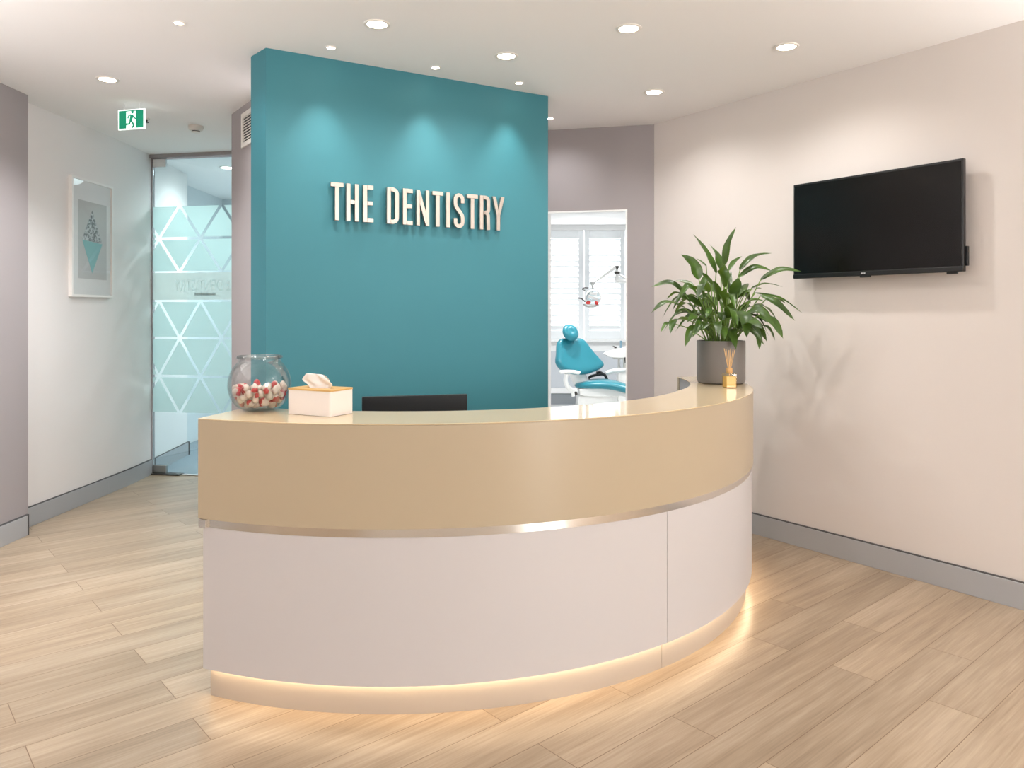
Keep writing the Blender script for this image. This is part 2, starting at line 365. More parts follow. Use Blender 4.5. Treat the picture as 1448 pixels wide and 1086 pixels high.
# monitor on the staff worktop
mo = Vector((-.43, 3.40, .7262)); mr = .25
t = thing('computer_monitor', 'black computer monitor behind the counter in front of teal wall', 'monitor', mo, mr)
R = Matrix.Rotation(mr, 3, 'Z')
def lb(bm, c, s): quadbox(bm, R @ Vector(c) + mo, s, R)
bm = BM(); lb(bm, (0, 0, .14), (.468, .026, .25)); obj('casing', bm, M['black'], t, bevel=.004)
bm = BM(); lb(bm, (0, .0135, .145), (.45, .002, .23)); obj('screen', bm, M['screen'], t)
bm = BM(); lb(bm, (0, -.03, .08), (.05, .03, .15)); obj('stand', bm, M['black'], t, bevel=.003)
bm = BM(); lb(bm, (0, -.01, .005), (.2, .16, .01)); obj('foot', bm, M['black'], t, bevel=.003)

# ------------------------------------------------------------------ fish bowl with sweets
bc = Vector((-.963, 2.915, ZT))
bowl = thing('glass_bowl', 'round clear glass bowl filled with red and white sweets', 'bowl', bc)
prof = [(0.001, .0), (.055, .0), (.060, .003)]
R0, zc = .117, .098
for i in range(1, 26):
    z = .006 + (.190 - .006) * i / 26; prof.append((math.sqrt(max(0, R0 ** 2 - ((z - zc) * 1.0) ** 2)) if abs(z - zc) < R0 else .05, z))
prof = prof[:3] + [p for p in prof[3:] if p[0] > .06] + [(.0765, .192), (.0765, .197)]
inner = [(max(.001, r - .0025), z + (.003 if z < .02 else 0)) for r, z in prof][::-1]
bm = BM(); lathe(bm, prof + inner, 64, bc); obj('bowl_body', bm, M['bowl'], bowl, smooth=60)
bm = BM(); lathe(bm, [(.074, .1975), (.082, .1975), (.0845, .200), (.0845, .206), (.082, .2085), (.075, .2085), (.074, .206)], 64, bc, close=True); obj('rim', bm, M['rim'], bowl, smooth=60)

M['sw_white'] = mat('sweet_wrapper_white', '#d9c9ba', .35); M['sw_red'] = mat('sweet_wrapper_red', '#b02a2c', .3); M['sw_grey'] = mat('sweet_wrapper_silver', '#c9c2b6', .3, metal=.35)
def sweet_mesh(kind):
    bm = BM(); sphere(bm, (0, 0, 0), (1, .8, .62), u=14, v=10)
    rr = random.Random(kind * 13 + 5)
    for v in bm.verts:
        d = noise.noise(v.co * 1.7 + Vector((kind * 3.1, 0, 0))); d2 = noise.noise(v.co * 3.6 + Vector((0, kind * 2.3, 0))); v.co *= 1 + .24 * d + .10 * d2
    for f in bm.faces:
        c = f.calc_center_median()
        if kind == 0: f.material_index = 0
        elif kind == 1: f.material_index = 1
        elif kind == 2: f.material_index = 1 if c.x > .15 else 0
        else: f.material_index = 2
    me = bpy.data.meshes.new('sweet'); bm.to_mesh(me); bm.free()
    for m in (M['sw_white'], M['sw_red'], M['sw_grey']): me.materials.append(m)
    for p in me.polygons: p.use_smooth = True
    return me
SM = [sweet_mesh(k) for k in range(4)]
SLAB = [('white wrapped sweet piled inside the clear glass bowl', 'white sweets in the bowl'), ('small red wrapped sweet piled inside the clear glass bowl', 'red sweets in the bowl'),
        ('white sweet with one red end piled inside the clear glass bowl', 'red-tipped white sweets in the bowl'), ('silvery beige sweet piled inside the clear glass bowl', 'silvery sweets in the bowl')]
placed = []
rs = random.Random(21)
for k in range(84):
    kind = rs.choices((0, 1, 2, 3), (.38, .26, .24, .12))[0]
    r = rs.uniform(.0160, .0215) if kind != 1 else rs.uniform(.0095, .0135)
    best = None
    for _ in range(260):
        a = rs.uniform(0, 2 * PI); q = math.sqrt(rs.random()) * (.110 - r * 1.08)
        x, y = q * math.cos(a), q * math.sin(a)
        lim = (.111 - r * 1.08) ** 2 - q * q
        z = max(.008 + r, zc - math.sqrt(max(lim, 0)))
        for (X, Y, Z, rad) in placed:
            dd = ((rad + r) * .86) ** 2 - (X - x) ** 2 - (Y - y) ** 2
            if dd > 0: z = max(z, Z + math.sqrt(dd))
        if z > zc and q > .9 * math.sqrt(max(0, (.111 - r * 1.08) ** 2 - (z - zc) ** 2)): continue
        if best is None or z < best[2]: best = (x, y, z)
    if best is None or best[2] + r > .122: continue
    placed.append((*best, r))
    o = bpy.data.objects.new('wrapped_sweet', SM[kind]); C.objects.link(o)
    o.location = bc + Vector(best); o.scale = (r, r, r); o.rotation_euler = (rs.uniform(0, 6.28), rs.uniform(0, 6.28), rs.uniform(0, 6.28))
    tag(o, SLAB[kind][0], 'sweet', SLAB[kind][1])

# ------------------------------------------------------------------ tissue box
M['boxwhite'] = mat('tissue_box_white', '#eee6e0', .4); M['bamboo'] = mat('bamboo_lid', '#d2a968', .45, bscale=90); M['tissue'] = mat('tissue_paper', '#f6f1ec', .9)
tb = Vector((-.706, 2.815, ZT)); tr = math.radians(-27); R = Matrix.Rotation(tr, 3, 'Z')
t = thing('tissue_box', 'white square-edged tissue box with bamboo lid on the desk beside glass bowl', 'tissue box', tb, tr)
def rrect(w, h, r, n=5):
    out = []
    for cx, cy, a0 in ((w/2-r, h/2-r, 0), (-w/2+r, h/2-r, 90), (-w/2+r, -h/2+r, 180), (w/2-r, -h/2+r, 270)):
        for i in range(n + 1): a = math.radians(a0 + 90 * i / n); out.append((cx + r * math.cos(a), cy + r * math.sin(a)))
    return out
bm = BM(); MB4 = Matrix.Translation(tb + Vector((0, 0, .001))) @ R.to_4x4()
extrude_poly(bm, rrect(.205, .128, .012), MB4, .088); obj('box_body', bm, M['boxwhite'], t, smooth=30)
bm = BM(); n = 48; outer = []; MB = Matrix.Translation(tb + Vector((0, 0, .0895))) @ R.to_4x4()
def ring(pts, z): return [bm.verts.new(MB @ Vector((p[0], p[1], z))) for p in pts]
op = rrect(.207, .130, .012, 11); ip = [(.062 * math.cos(2*PI*(i+.5)/48 ), .022 * math.sin(2*PI*(i+.5)/48)) for i in range(48)]
A = [ring(op, 0), ring(op, .006), ring(ip, .006), ring(ip, 0)]
for k in range(4):
    a, b = A[k], A[(k + 1) % 4]
    for i in range(48): bm.faces.new((a[i], a[(i+1) % 48], b[(i+1) % 48], b[i]))
obj('bamboo_lid', bm, M['bamboo'], t, smooth=30)
# tissue pulled up through the slot
bm = BM(); rows = []
def lerp(tab, q):
    for (a, b), (c, d) in zip(tab, tab[1:]):
        if q <= c: return b + (d - b) * (q - a) / (c - a)
    return tab[-1][1]
for j in range(11):
    q = j / 10; row = []
    xl = lerp([(0, -.050), (.2, -.056), (.55, -.090), (.75, -.082), (1, -.066)], q); xr = lerp([(0, .050), (.2, .057), (.28, .070), (.45, .064), (.8, .040), (1, .022)], q)
    for i in range(25):
        k = i / 24; x = xl + (xr - xl) * k
        y = .007 * math.sin(k * 11 + q * 2.2) * (.4 + q) + .012 * math.sin(k * 4.3) * q - .012 * q
        z = .0905 + .0525 * q + .003 * q * math.sin(k * 9)
        row.append(bm.verts.new(MB4 @ Vector((x, y, z))))
    rows.append(row)
for j in range(7):      # the sheet folds over its top edge and hangs a little down behind
    q = j / 6; row = []
    for i in range(25):
        k = i / 24; x = -.066 + .088 * k + .012 * q * k
        row.append(bm.verts.new(MB4 @ Vector((x, .004 + .016 * math.sin(q * 1.6) + .007 * math.sin(k * 10) * q - .012 * (1 - q) + .012 * math.sin(k * 4.3) * (1 - q), .143 - .034 * q * q))))
    rows.append(row)
for a, b in zip(rows, rows[1:]):
    for i in range(24): bm.faces.new((a[i], a[i+1], b[i+1], b[i]))
o = obj('tissue', bm, M['tissue'], smooth=180, origin=tb + Vector((0, 0, .09))); md = o.modifiers.new('s', 'SOLIDIFY'); md.thickness = .0015; md = o.modifiers.new('sub', 'SUBSURF'); md.render_levels = 1; md.levels = 1
tag(o, 'white paper tissue pulled halfway out of the box with bamboo lid', 'tissue')

# ------------------------------------------------------------------ potted plant
M['pot'] = mat('grey_pot', '#77716c', .5, bscale=40, bump=.05); M['soil'] = mat('soil', '#3a2c20', .95, bump=.5, bscale=120)
M['stem'] = mat('leaf_stalk', '#6d8a3c', .5)
def leaf_mat():
    m = mat('peace_lily_leaf', '#33591f', .36); nt = m.node_tree; b = nt.nodes['Principled BSDF']
    g = nt.nodes.new('ShaderNodeNewGeometry'); n = nt.nodes.new('ShaderNodeTexNoise'); n.inputs['Scale'].default_value = 9; nt.links.new(g.outputs['Position'], n.inputs['Vector'])
    cr = nt.nodes.new('ShaderNodeValToRGB'); cr.color_ramp.elements[0].color = srgb('#22380f'); cr.color_ramp.elements[0].position = .35; cr.color_ramp.elements[1].color = srgb('#4b6c26'); cr.color_ramp.elements[1].position = .7
    nt.links.new(n.outputs['Fac'], cr.inputs[0]); nt.links.new(cr.outputs[0], b.inputs['Base Color'])
    b.inputs['Subsurface Weight'].default_value = 0
    tl = nt.nodes.new('ShaderNodeBsdfTranslucent'); tl.inputs[0].default_value = srgb('#6f8a2e')
    mx = nt.nodes.new('ShaderNodeMixShader'); mx.inputs[0].default_value = .22
    nt.links.new(b.outputs[0], mx.inputs[1]); nt.links.new(tl.outputs[0], mx.inputs[2]); nt.links.new(mx.outputs[0], nt.nodes['Material Output'].inputs[0]); return m
M['leaf'] = leaf_mat()
pc = Vector((1.119, 4.09, ZT))
plant = thing('potted_plant', 'leafy green peace lily in a grey cylinder pot at the far end of the desk', 'potted plant', pc)
bm = BM(); lathe(bm, [(.001, 0), (.112, 0), (.1225, .006), (.1265, .02), (.1265, .222), (.125, .226), (.118, .226), (.117, .2), (.117, .195), (.001, .195)], 56, pc); obj('pot', bm, M['pot'], plant, smooth=40)
bm = BM(); lathe(bm, [(.001, .196), (.1165, .196), (.1165, .205), (.07, .212), (.001, .214)], 32, pc); obj('soil', bm, M['soil'], plant, smooth=60)
fol, stm = BM(), BM()
def leaf(base, mid, tip, w, root, fold=.35, twist=0.):
    """blade from base through mid to tip; a stalk from root to base"""
    cl = spline([base, mid, tip], 7); n = len(cl) - 1; rows = []
    for i, p in enumerate(cl):
        s = i / n; d = (cl[min(i+1, n)] - cl[max(i-1, 0)]).normalized()
        up_ = Vector((0, -.35, 1)); side = d.cross(up_)
        if side.length < .05: side = d.cross(Vector((0, 1, 0)))
        side.normalize(); side = Matrix.Rotation(twist, 3, d) @ side; nr = side.cross(d).normalized()
        ww = w * .5 * max(.02, math.sin(PI * min(1, s * .93 + .055)) ** .85 * (1.22 - .5 * s) * (1 if s < .82 else max(.04, (1 - s) / .18) ** .75))
        row = []
        for k, x in enumerate((-1, -.55, 0, .55, 1)):
            lift = fold * abs(x) * ww + .05 * ww * math.sin(s * 16 + k)
            row.append(fol.verts.new(p + side * x * ww + nr * lift))
        rows.append(row)
    for a, b in zip(rows, rows[1:]):
        for k in range(4): fol.faces.new((a[k], a[k+1], b[k+1], b[k]))
    m_ = (root + base) * .5 + Vector((0, 0, .03)); 
    tube(stm, spline([root, root * .45 + base * .55 + Vector((0, 0, .02)), base], 5), .0028, 6)
PX = lambda x, y, dy: up(900 + x / 4.177, 300 + y / 4.177, 4.09 + dy)
K = 4.09 / 1080 / 4.177
spec = [((470,360),(410,240),(335,130),88,.02), ((500,340),(480,260),(432,190),80,.06), ((520,310),(540,200),(588,88),52,-.03), ((368,395),(330,310),(262,250),98,.0),
 ((412,320),(385,295),(352,272),26,.12), ((545,345),(575,295),(624,260),34,.1), ((612,342),(690,268),(802,242),62,.02), ((608,382),(700,326),(802,348),46,.0),
 ((735,398),(850,340),(972,350),48,-.05), ((515,440),(512,370),(522,308),86,-.06), ((680,450),(770,424),(864,442),46,.05), ((700,478),(850,510),(984,600),42,.0),
 ((735,490),(830,540),(936,642),52,-.1), ((290,485),(200,418),(88,442),52,.0), ((285,565),(180,535),(88,594),62,-.08), ((330,600),(265,585),(200,640),66,.05),
 ((312,640),(235,640),(200,718),72,-.12), ((200,655),(170,660),(142,712),22,-.1), ((385,690),(320,700),(286,796),56,-.15), ((340,460),(300,420),(232,402),48,.12), ((290,488),(230,478),(178,514),38,.1),
 ((676,690),(712,730),(726,812),54,-.14), ((700,680),(770,680),(818,758),72,-.05), ((720,610),(810,650),(866,746),58,-.1), ((590,590),(640,620),(652,742),84,-.16),
 ((445,430),(410,390),(380,352),70,.03), ((480,525),(470,450),(455,405),74,-.05), ((560,520),(590,450),(600,385),80,-.02), ((430,520),(380,470),(330,450),66,-.03),
 ((390,560),(330,520),(260,500),64,.0), ((620,560),(690,520),(760,530),60,-.06), ((650,600),(720,570),(775,640),60,.02), ((400,640),(350,610),(300,650),64,-.1),
 ((470,600),(440,540),(420,500),66,-.08), ((540,620),(560,560),(590,520),66,-.1), ((500,690),(480,650),(492,735),60,-.2), ((600,690),(640,650),(690,700),58,-.12), ((420,700),(380,660),(330,740),60,-.14),
 ((560,470),(545,420),(560,350),50,.14), ((400,470),(395,420),(410,365),46,.16), ((640,480),(690,455),(740,450),54,.14), ((330,560),(280,540),(225,600),56,.16), ((690,560),(760,560),(830,640),52,.18),
 ((620,500),(640,440),(660,420),50,.2), ((470,480),(430,430),(400,440),52,.2), ((520,560),(510,500),(530,450),60,-.09), ((350,520),(300,500),(270,530),52,.2), ((760,520),(830,515),(880,540),40,.12)]
rp = random.Random(3)
for b, m_, t_, w, dy in spec:
    k = rp.uniform(.6, 1.2)
    B, MM, T = PX(*b, dy * .6), PX(*m_, dy * 1.1), PX(*t_, dy * 1.5)
    a = math.atan2(B.y - pc.y, B.x - pc.x); rr = rp.uniform(.01, .075)
    leaf(B, MM, T, w * K * .92, pc + Vector((rr * math.cos(a), rr * math.sin(a), .21)), fold=rp.uniform(.15, .4), twist=rp.uniform(-.5, .5))
for k in range(44):
    a = rp.uniform(0, 2 * PI); h = rp.uniform(.05, .26); q = rp.uniform(.06, .17); l = rp.uniform(.10, .2)
    d = Vector((math.cos(a), math.sin(a), 0)); B = pc + d * q + Vector((0, 0, .226 + h))
    MM = B + d * l * .5 + Vector((0, 0, rp.uniform(.0, .05))); T = B + d * l + Vector((0, 0, rp.uniform(-.1, .02)))
    leaf(B, MM, T, rp.uniform(.035, .06), pc + d * rp.uniform(.01, .08) + Vector((0, 0, .21)), fold=rp.uniform(.15, .4), twist=rp.uniform(-.6, .6))
obj('foliage', fol, M['leaf'], plant, smooth=180); obj('stalks', stm, M['stem'], plant, smooth=180)

# ------------------------------------------------------------------ reed diffuser
M['oil'] = mat('amber_oil', '#e6c680', .25); M['reed'] = mat('reed_stick', '#d9b27c', .7); M['collar'] = mat('wooden_collar', '#c99c63', .5)
M['bottle'] = thin_glass('amber_bottle_glass', '#fbf3dc', .05)
dc = Vector((1.083, 3.805, ZT)); t = thing('reed_diffuser', 'small amber glass reed diffuser bottle in front of the grey plant pot', 'reed diffuser', dc, .1)
bm = BM(); quadbox(bm, dc + Vector((0, 0, .037)), (.058, .058, .073), Matrix.Rotation(.1, 3, 'Z')); obj('bottle', bm, M['bottle'], t, bevel=.004)
bm = BM(); quadbox(bm, dc + Vector((0, 0, .0305)), (.050, .050, .055), Matrix.Rotation(.1, 3, 'Z')); obj('oil', bm, M['oil'], t, bevel=.003)
bm = BM(); lathe(bm, [(.008, .074), (.0145, .074), (.015, .077), (.015, .095), (.0135, .098), (.008, .098)], 24, dc, close=True); obj('collar', bm, M['collar'], t, smooth=40)
for i, (dx, dy) in enumerate(((-.026, .0), (-.014, .01), (-.004, -.006), (.008, .006), (.018, -.002), (.028, .004))):
    bm = BM(); tube(bm, [dc + Vector((-dx * .35, -dy * .3, .02)), dc + Vector((dx, dy, .196 - .004 * (i % 3)))], .0017, 6); obj('reed', bm, M['reed'], t, smooth=60)

# ------------------------------------------------------------------ television
nin = Vector((-RN.x, -RN.y)); tvp = RC + nin * .085
s0, s1, z0, z1 = 1.191, 2.117, 1.556, 2.096
tvc = tvp + RD * ((s0 + s1) / 2); rz = math.atan2(RD.y, RD.x)
t = thing('television', 'black flat television mounted on the right white wall', 'television', (tvc.x, tvc.y, z0), rz)
R = Matrix.Rotation(rz, 3, 'Z')     # local x along wall toward camera, local y = outward (into wall)
T0 = Vector((tvc.x, tvc.y, z0)); W = s1 - s0; Hh = z1 - z0
def lb(bm, c, s): quadbox(bm, R @ Vector(c) + T0, s, R)
bm = BM(); lb(bm, (0, .014, Hh / 2), (W, .026, Hh)); obj('casing', bm, M['black'], t, bevel=.003)
bm = BM(); lb(bm, (0, .0, Hh / 2 + .008), (W - .020, .002, Hh - .040)); obj('screen', bm, M['screen'], t)
bm = BM(); lb(bm, (.0, .0, .0125), (W, .006, .022)); obj('lower_bezel', bm, M['black'], t, bevel=.002)
bm = BM(); lb(bm, (-.03, .004, -.004), (.055, .016, .009)); obj('sensor', bm, M['black'], t, bevel=.002)
M['badge'] = mat('silver_badge', '#cfcfcf', .4)
bm = BM()
for x, w in ((-.046, .007), (-.0375, .007), (-.029, .006)): lb(bm, (x, -.0036, .0135), (w, .001, .007))
obj('logo', bm, M['badge'], t)
bm = BM(); lb(bm, (.02, .043, Hh * .42), (W * .62, .035, Hh * .62)); obj('rear_housing', bm, M['black'], t, bevel=.006)
bm = BM(); lb(bm, (W / 2 + .004, .030, .075), (.012, .018, .095)); lb(bm, (W / 2 - .06, .022, -.004), (.05, .016, .01)); obj('side_port', bm, M['black'], t, bevel=.003)
bm = BM(); lb(bm, (0, .071, Hh * .45), (.4, .022, .3)); obj('wall_bracket', bm, M['dark'], t)

# ------------------------------------------------------------------ framed print on the left wall
M['frame'] = mat('white_frame', '#eeeae6', .4); M['mount'] = mat('white_mount', '#f2f0ee', .8); M['paper'] = mat('print_grey', '#cbc8c5', .8); M['tealprint'] = mat('print_teal', '#86bcbc', .8)
def marble():
    m = mat('print_marbled_grey', '#8a8a8a', .7); nt = m.node_tree; b = nt.nodes['Principled BSDF']; g = nt.nodes.new('ShaderNodeNewGeometry')
    n = nt.nodes.new('ShaderNodeTexNoise'); n.inputs['Scale'].default_value = 55; n.inputs['Detail'].default_value = 6; nt.links.new(g.outputs['Position'], n.inputs['Vector'])
    cr = nt.nodes.new('ShaderNodeValToRGB'); cr.color_ramp.elements[0].position = .4; cr.color_ramp.elements[0].color = srgb('#6a6a6a'); cr.color_ramp.elements[1].position = .62; cr.color_ramp.elements[1].color = srgb('#d5d5d4')
    nt.links.new(n.outputs['Fac'], cr.inputs[0]); nt.links.new(cr.outputs[0], b.inputs['Base Color']); return m
M['marble'] = marble()
fa, fb = Vector((-3.0415, 5.275)), Vector((-3.026, 5.79)); fd = (fb - fa).normalized(); fn = Vector((fd.y, -fd.x)); FW = (fb - fa).length; fz0, fz1 = 1.477, 2.318; FH = fz1 - fz0
t = thing('framed_print', 'white framed print of a grey and teal diamond on the left wall', 'picture', (fa.x, fa.y, fz0))
MF = Matrix(((fd.x, 0, fn.x, fa.x), (fd.y, 0, fn.y, fa.y), (0, 1, 0, fz0), (0, 0, 0, 1)))   # local x along, y up, z out of the wall
def fbox(bm, x0, x1, y0, y1, za, zb): extrude_poly(bm, [(x0, y0), (x1, y0), (x1, y1), (x0, y1)], MF @ Matrix.Translation((0, 0, za)), zb - za)
bm = BM(); e = .016
fbox(bm, 0, e, 0, FH, -.026, .004); fbox(bm, FW - e, FW, 0, FH, -.026, .004); fbox(bm, e, FW - e, 0, e, -.026, .004); fbox(bm, e, FW - e, FH - e, FH, -.026, .004); obj('frame', bm, M['frame'], t)
bm = BM(); fbox(bm, e, FW - e, e, FH - e, -.02, -.008); obj('mount', bm, M['mount'], t)
px0, px1, py0, py1 = .17 * FW, .86 * FW, .155 * FH, .815 * FH
bm = BM(); fbox(bm, px0, px1, py0, py1, -.008, -.0072); pr = obj('print', bm, M['paper'], t)
cxm = .50 * FW
bm = BM(); extrude_poly(bm, [(cxm - .24 * FW, .485 * FH), (cxm + .25 * FW, .470 * FH), (cxm, .745 * FH)], MF @ Matrix.Translation((0, 0, -.0071)), .0006); obj('grey_triangle', bm, M['marble'], pr)
bm = BM(); extrude_poly(bm, [(cxm - .24 * FW, .483 * FH), (cxm, .205 * FH), (cxm + .25 * FW, .468 * FH)], MF @ Matrix.Translation((0, 0, -.0071)), .0006); obj('teal_triangle', bm, M['tealprint'], pr)
bm = BM(); fbox(bm, e, FW - e, e, FH - e, -.003, -.0015); obj('glazing', bm, M['pglass'], t)

# ------------------------------------------------------------------ wall sign lettering
M['letter'] = mat('brushed_steel_letters', '#b8aea4', .34, metal=.95, bscale=30)
sp = TL + TN * .034      # front plane of the letters
def s_of(u):
    k = (u - CX) / F; return (k * sp.y - sp.x) / (TD.x - k * TD.y)
SZ0, SH = 1.846, .199; SW = .0228
sign = thing('wall_sign', 'brushed metal letters reading THE DENTISTRY on the teal wall', 'sign', (*(TL + TD * .86), SZ0), math.atan2(TD.y, TD.x))
MS = Matrix(((TD.x, 0, TN.x, sp.x), (TD.y, 0, TN.y, sp.y), (0, 1, 0, SZ0), (0, 0, 0, 1)))
def stroke(bm, pts, w, d=.02):
    pts = [Vector((p[0], p[1])) for p in pts]; L_, R_ = [], []
    for i, p in enumerate(pts):
        if i == 0: dn = (pts[1] - p).normalized(); nn = Vector((-dn.y, dn.x)); k = 1
        elif i == len(pts) - 1: dn = (p - pts[-2]).normalized(); nn = Vector((-dn.y, dn.x)); k = 1
        else:
            d1 = (p - pts[i-1]).normalized(); d2 = (pts[i+1] - p).normalized(); n1 = Vector((-d1.y, d1.x)); n2 = Vector((-d2.y, d2.x)); nn = (n1 + n2).normalized(); k = 1 / max(.4, nn.dot(n1))
        L_.append(p + nn * w / 2 * k); R_.append(p - nn * w / 2 * k)
    for i in range(len(pts) - 1): pass
    c = [[bm.verts.new(MS @ Vector((q.x, q.y, z))) for q, z in ((l, 0), (l, -d), (r, -d), (r, 0))] for l, r in zip(L_, R_)]
    for a, b in zip(c, c[1:]):
        for k in range(4): bm.faces.new((a[k], a[(k+1) % 4], b[(k+1) % 4], b[k]))
    bm.faces.new(c[0][::-1]); bm.faces.new(c[-1])
def arcpts(cx, cy, rx, ry, a0, a1, n=8): return [(cx + rx * math.cos(math.radians(a0 + (a1-a0) * i / n)), cy + ry * math.sin(math.radians(a0 + (a1-a0) * i / n))) for i in range(n + 1)]
def rectp(bm, x0, x1, y0, y1): extrude_poly(bm, [(x0, y0), (x1, y0), (x1, y1), (x0, y1)], MS @ Matrix.Translation((0, 0, -.02)), .02)
def letter(ch, x0, x1):
    bm = BM(); w = SW; H = SH; wd = x1 - x0; h2 = w / 2
    if ch == 'T':
        c = (x0 + x1) / 2; rectp(bm, x0, x1, H - w, H); rectp(bm, c - h2, c + h2, 0, H - w)
    elif ch == 'H':
        rectp(bm, x0, x0 + w, 0, H); rectp(bm, x1 - w, x1, 0, H); rectp(bm, x0 + w, x1 - w, H * .46, H * .46 + w * .95)
    elif ch == 'E':
        rectp(bm, x0, x0 + w, 0, H); rectp(bm, x0 + w, x1, 0, w); rectp(bm, x0 + w, x1, H - w, H); rectp(bm, x0 + w, x1 - .004, H * .46, H * .46 + w * .95)
    elif ch == 'I': rectp(bm, x0, x1, 0, H)
    elif ch == 'N':
        rectp(bm, x0, x0 + w * .9, 0, H); rectp(bm, x1 - w * .9, x1, 0, H)
        extrude_poly(bm, [(x0 + w * .9, H), (x0 + w * .9, H * .60), (x1 - w * .9, 0), (x1 - w * .9, H * .40)], MS @ Matrix.Translation((0, 0, -.02)), .02)
    elif ch == 'D':
        r = wd * .52; rectp(bm, x0, x0 + w, 0, H); stroke(bm, [(x0 + w, h2), (x1 - r, h2)] + arcpts(x1 - r, r, r - h2, r - h2, -90, 0)[1:] + arcpts(x1 - r, H - r, r - h2, r - h2, 0, 90) + [(x0 + w, H - h2)], w)
    elif ch == 'R':
        rectp(bm, x0, x0 + w, 0, H); r = wd * .45; m_ = H * .50
        stroke(bm, [(x0 + w, H - h2), (x1 - r, H - h2)] + arcpts(x1 - r, H - r, r - h2, r - h2, 90, 0)[1:] + arcpts(x1 - r, m_ + r - h2, r - h2, r - h2, 0, -90) + [(x0 + w, m_)], w)
        stroke(bm, [(x0 + w, m_)] + arcpts(x1 - r - .002, m_ - r + h2, r - h2, r - h2, 90, 0) + [(x1 - h2, 0)], w)
    elif ch == 'Y':
        c = (x0 + x1) / 2; y = H * .44; rectp(bm, c - h2, c + h2, 0, y)
        for sx in (-1, 1):
            e_ = c + sx * wd / 2
            extrude_poly(bm, [(c + sx * h2, y), (e_, H), (e_ - sx * w * 1.05, H), (c, y + w * 1.5), (c, y)], MS @ Matrix.Translation((0, 0, -.02)), .02)
    elif ch == 'S':
        rx = wd / 2 - h2; c = (x0 + x1) / 2; ry = rx * 1.15
        top = arcpts(c, H - h2 - ry, rx, ry, 0, 180, 14); bot = arcpts(c, h2 + ry, rx, ry, 0, -180, 14)
        mid = [(c - rx, H * .70), (c - rx * .85, H * .62), (c - rx * .35, H * .54), (c + rx * .35, H * .45), (c + rx * .85, H * .37), (c + rx, H * .29)]
        stroke(bm, [(c + rx, H * .72)] + top + mid + bot + [(c - rx, H * .28)], w)
    pin = Matrix.Rotation(math.atan2(TD.y, TD.x), 3, 'Z'); xp = {'T': (x0 + x1) / 2, 'Y': (x0 + x1) / 2, 'S': (x0 + x1) / 2}.get(ch, x0 + w * .5)
    for z in ((H * .1, H * .9) if ch != 'S' else (w * .5, H - w * .5)): quadbox(bm, MS @ Vector((xp, z if ch != 'Y' else min(z, H * .3) , -.0268)), (.006, .0144, .006), pin)
    o = obj('letter', bm, M['letter'], sign, bevel=.0012, seg=1); o['label'] = 'letter ' + ch
for ch, u0, u1 in (('T', 467.7, 485.9), ('H', 489.8, 507.7), ('E', 513.7, 528.2), ('D', 547.3, 564.3), ('E', 569.8, 583.8), ('N', 589.1, 607.2), ('T', 611.5, 626.9), ('I', 631.1, 636.4), ('S', 641.7, 656.9), ('T', 660.6, 675.9), ('R', 678.8, 693.3), ('Y', 696.4, 713.6)):
    letter(ch, s_of(u0), s_of(u1))
# ------------------------------------------------------------------ glass door with film
gd = (GB - GA).normalized(); gn = Vector((gd.y, -gd.x))
MG = Matrix(((gd.x, 0, gn.x, GA.x), (gd.y, 0, gn.y, GA.y), (0, 1, 0, 0), (0, 0, 0, 1)))
GW = (GB - GA).length
def gx(u):
    k = (u - CX) / F; return (k * GA.y - GA.x) / (gd.x - k * gd.y)
def gz(v, u):
    Y = GA.y + gd.y * gx(u); return CAMZ - (v - YH) / F * Y
def gbox(bm, x0, x1, y0, y1, za, zb): extrude_poly(bm, [(x0, y0), (x1, y0), (x1, y1), (x0, y1)], MG @ Matrix.Translation((0, 0, za)), zb - za)
bm = BM(); gbox(bm, .0, GW, 2.672, CEIL, -.05, .05); gbox(bm, .0, .012, 0, 2.672, -.02, .02); struct('door_1', bm, M['mauve'])
door = thing('glass_door', 'frosted glass door with triangle pattern at end of the left hall', 'glass door', (GA.x, GA.y, 0))
bm = BM(); gbox(bm, .014, GW, .012, 2.664, -.005, .005); obj('glass_pane', bm, M['glass'], door)
bm = BM(); x0 = .016; gbox(bm, x0, gx(235), 2.60, 2.668, -.012, .012); obj('top_hinge', bm, M['white'], door, bevel=.003)
bm = BM(); gbox(bm, x0, gx(236), .012, .075, -.016, .016); obj('bottom_hinge', bm, M['patch'], door, bevel=.003)
bm = BM(); gbox(bm, x0, gx(257), .0035, .011, -.03, .05); obj('floor_pivot', bm, M['dark'], door)
bm = BM(); gbox(bm, x0, GW, .0035, .006, -.02, .02) ; struct('trim_door_threshold', bm, M['patch'])
film = BM(); sp_ = gx(284) - gx(225.5)
x_l = .0145
rowsA = [gz(290, 260), gz(337, 260), gz(385, 260)]; rowsB = [gz(425, 260), gz(478, 260), gz(532, 260), gz(585, 260)]
def clip_poly(poly, xmin, xmax):
    for lim, sgn in ((xmin, 1), (xmax, -1)):
        out = []
        for i in range(len(poly)):
            p, q = poly[i], poly[(i + 1) % len(poly)]; a, b = sgn * (p[0] - lim), sgn * (q[0] - lim)
            if a >= 0: out.append(p)
            if a * b < 0: s = a / (a - b); out.append((p[0] + s * (q[0] - p[0]), p[1] + s * (q[1] - p[1])))
        poly = out
        if len(poly) < 3: return []
    return poly
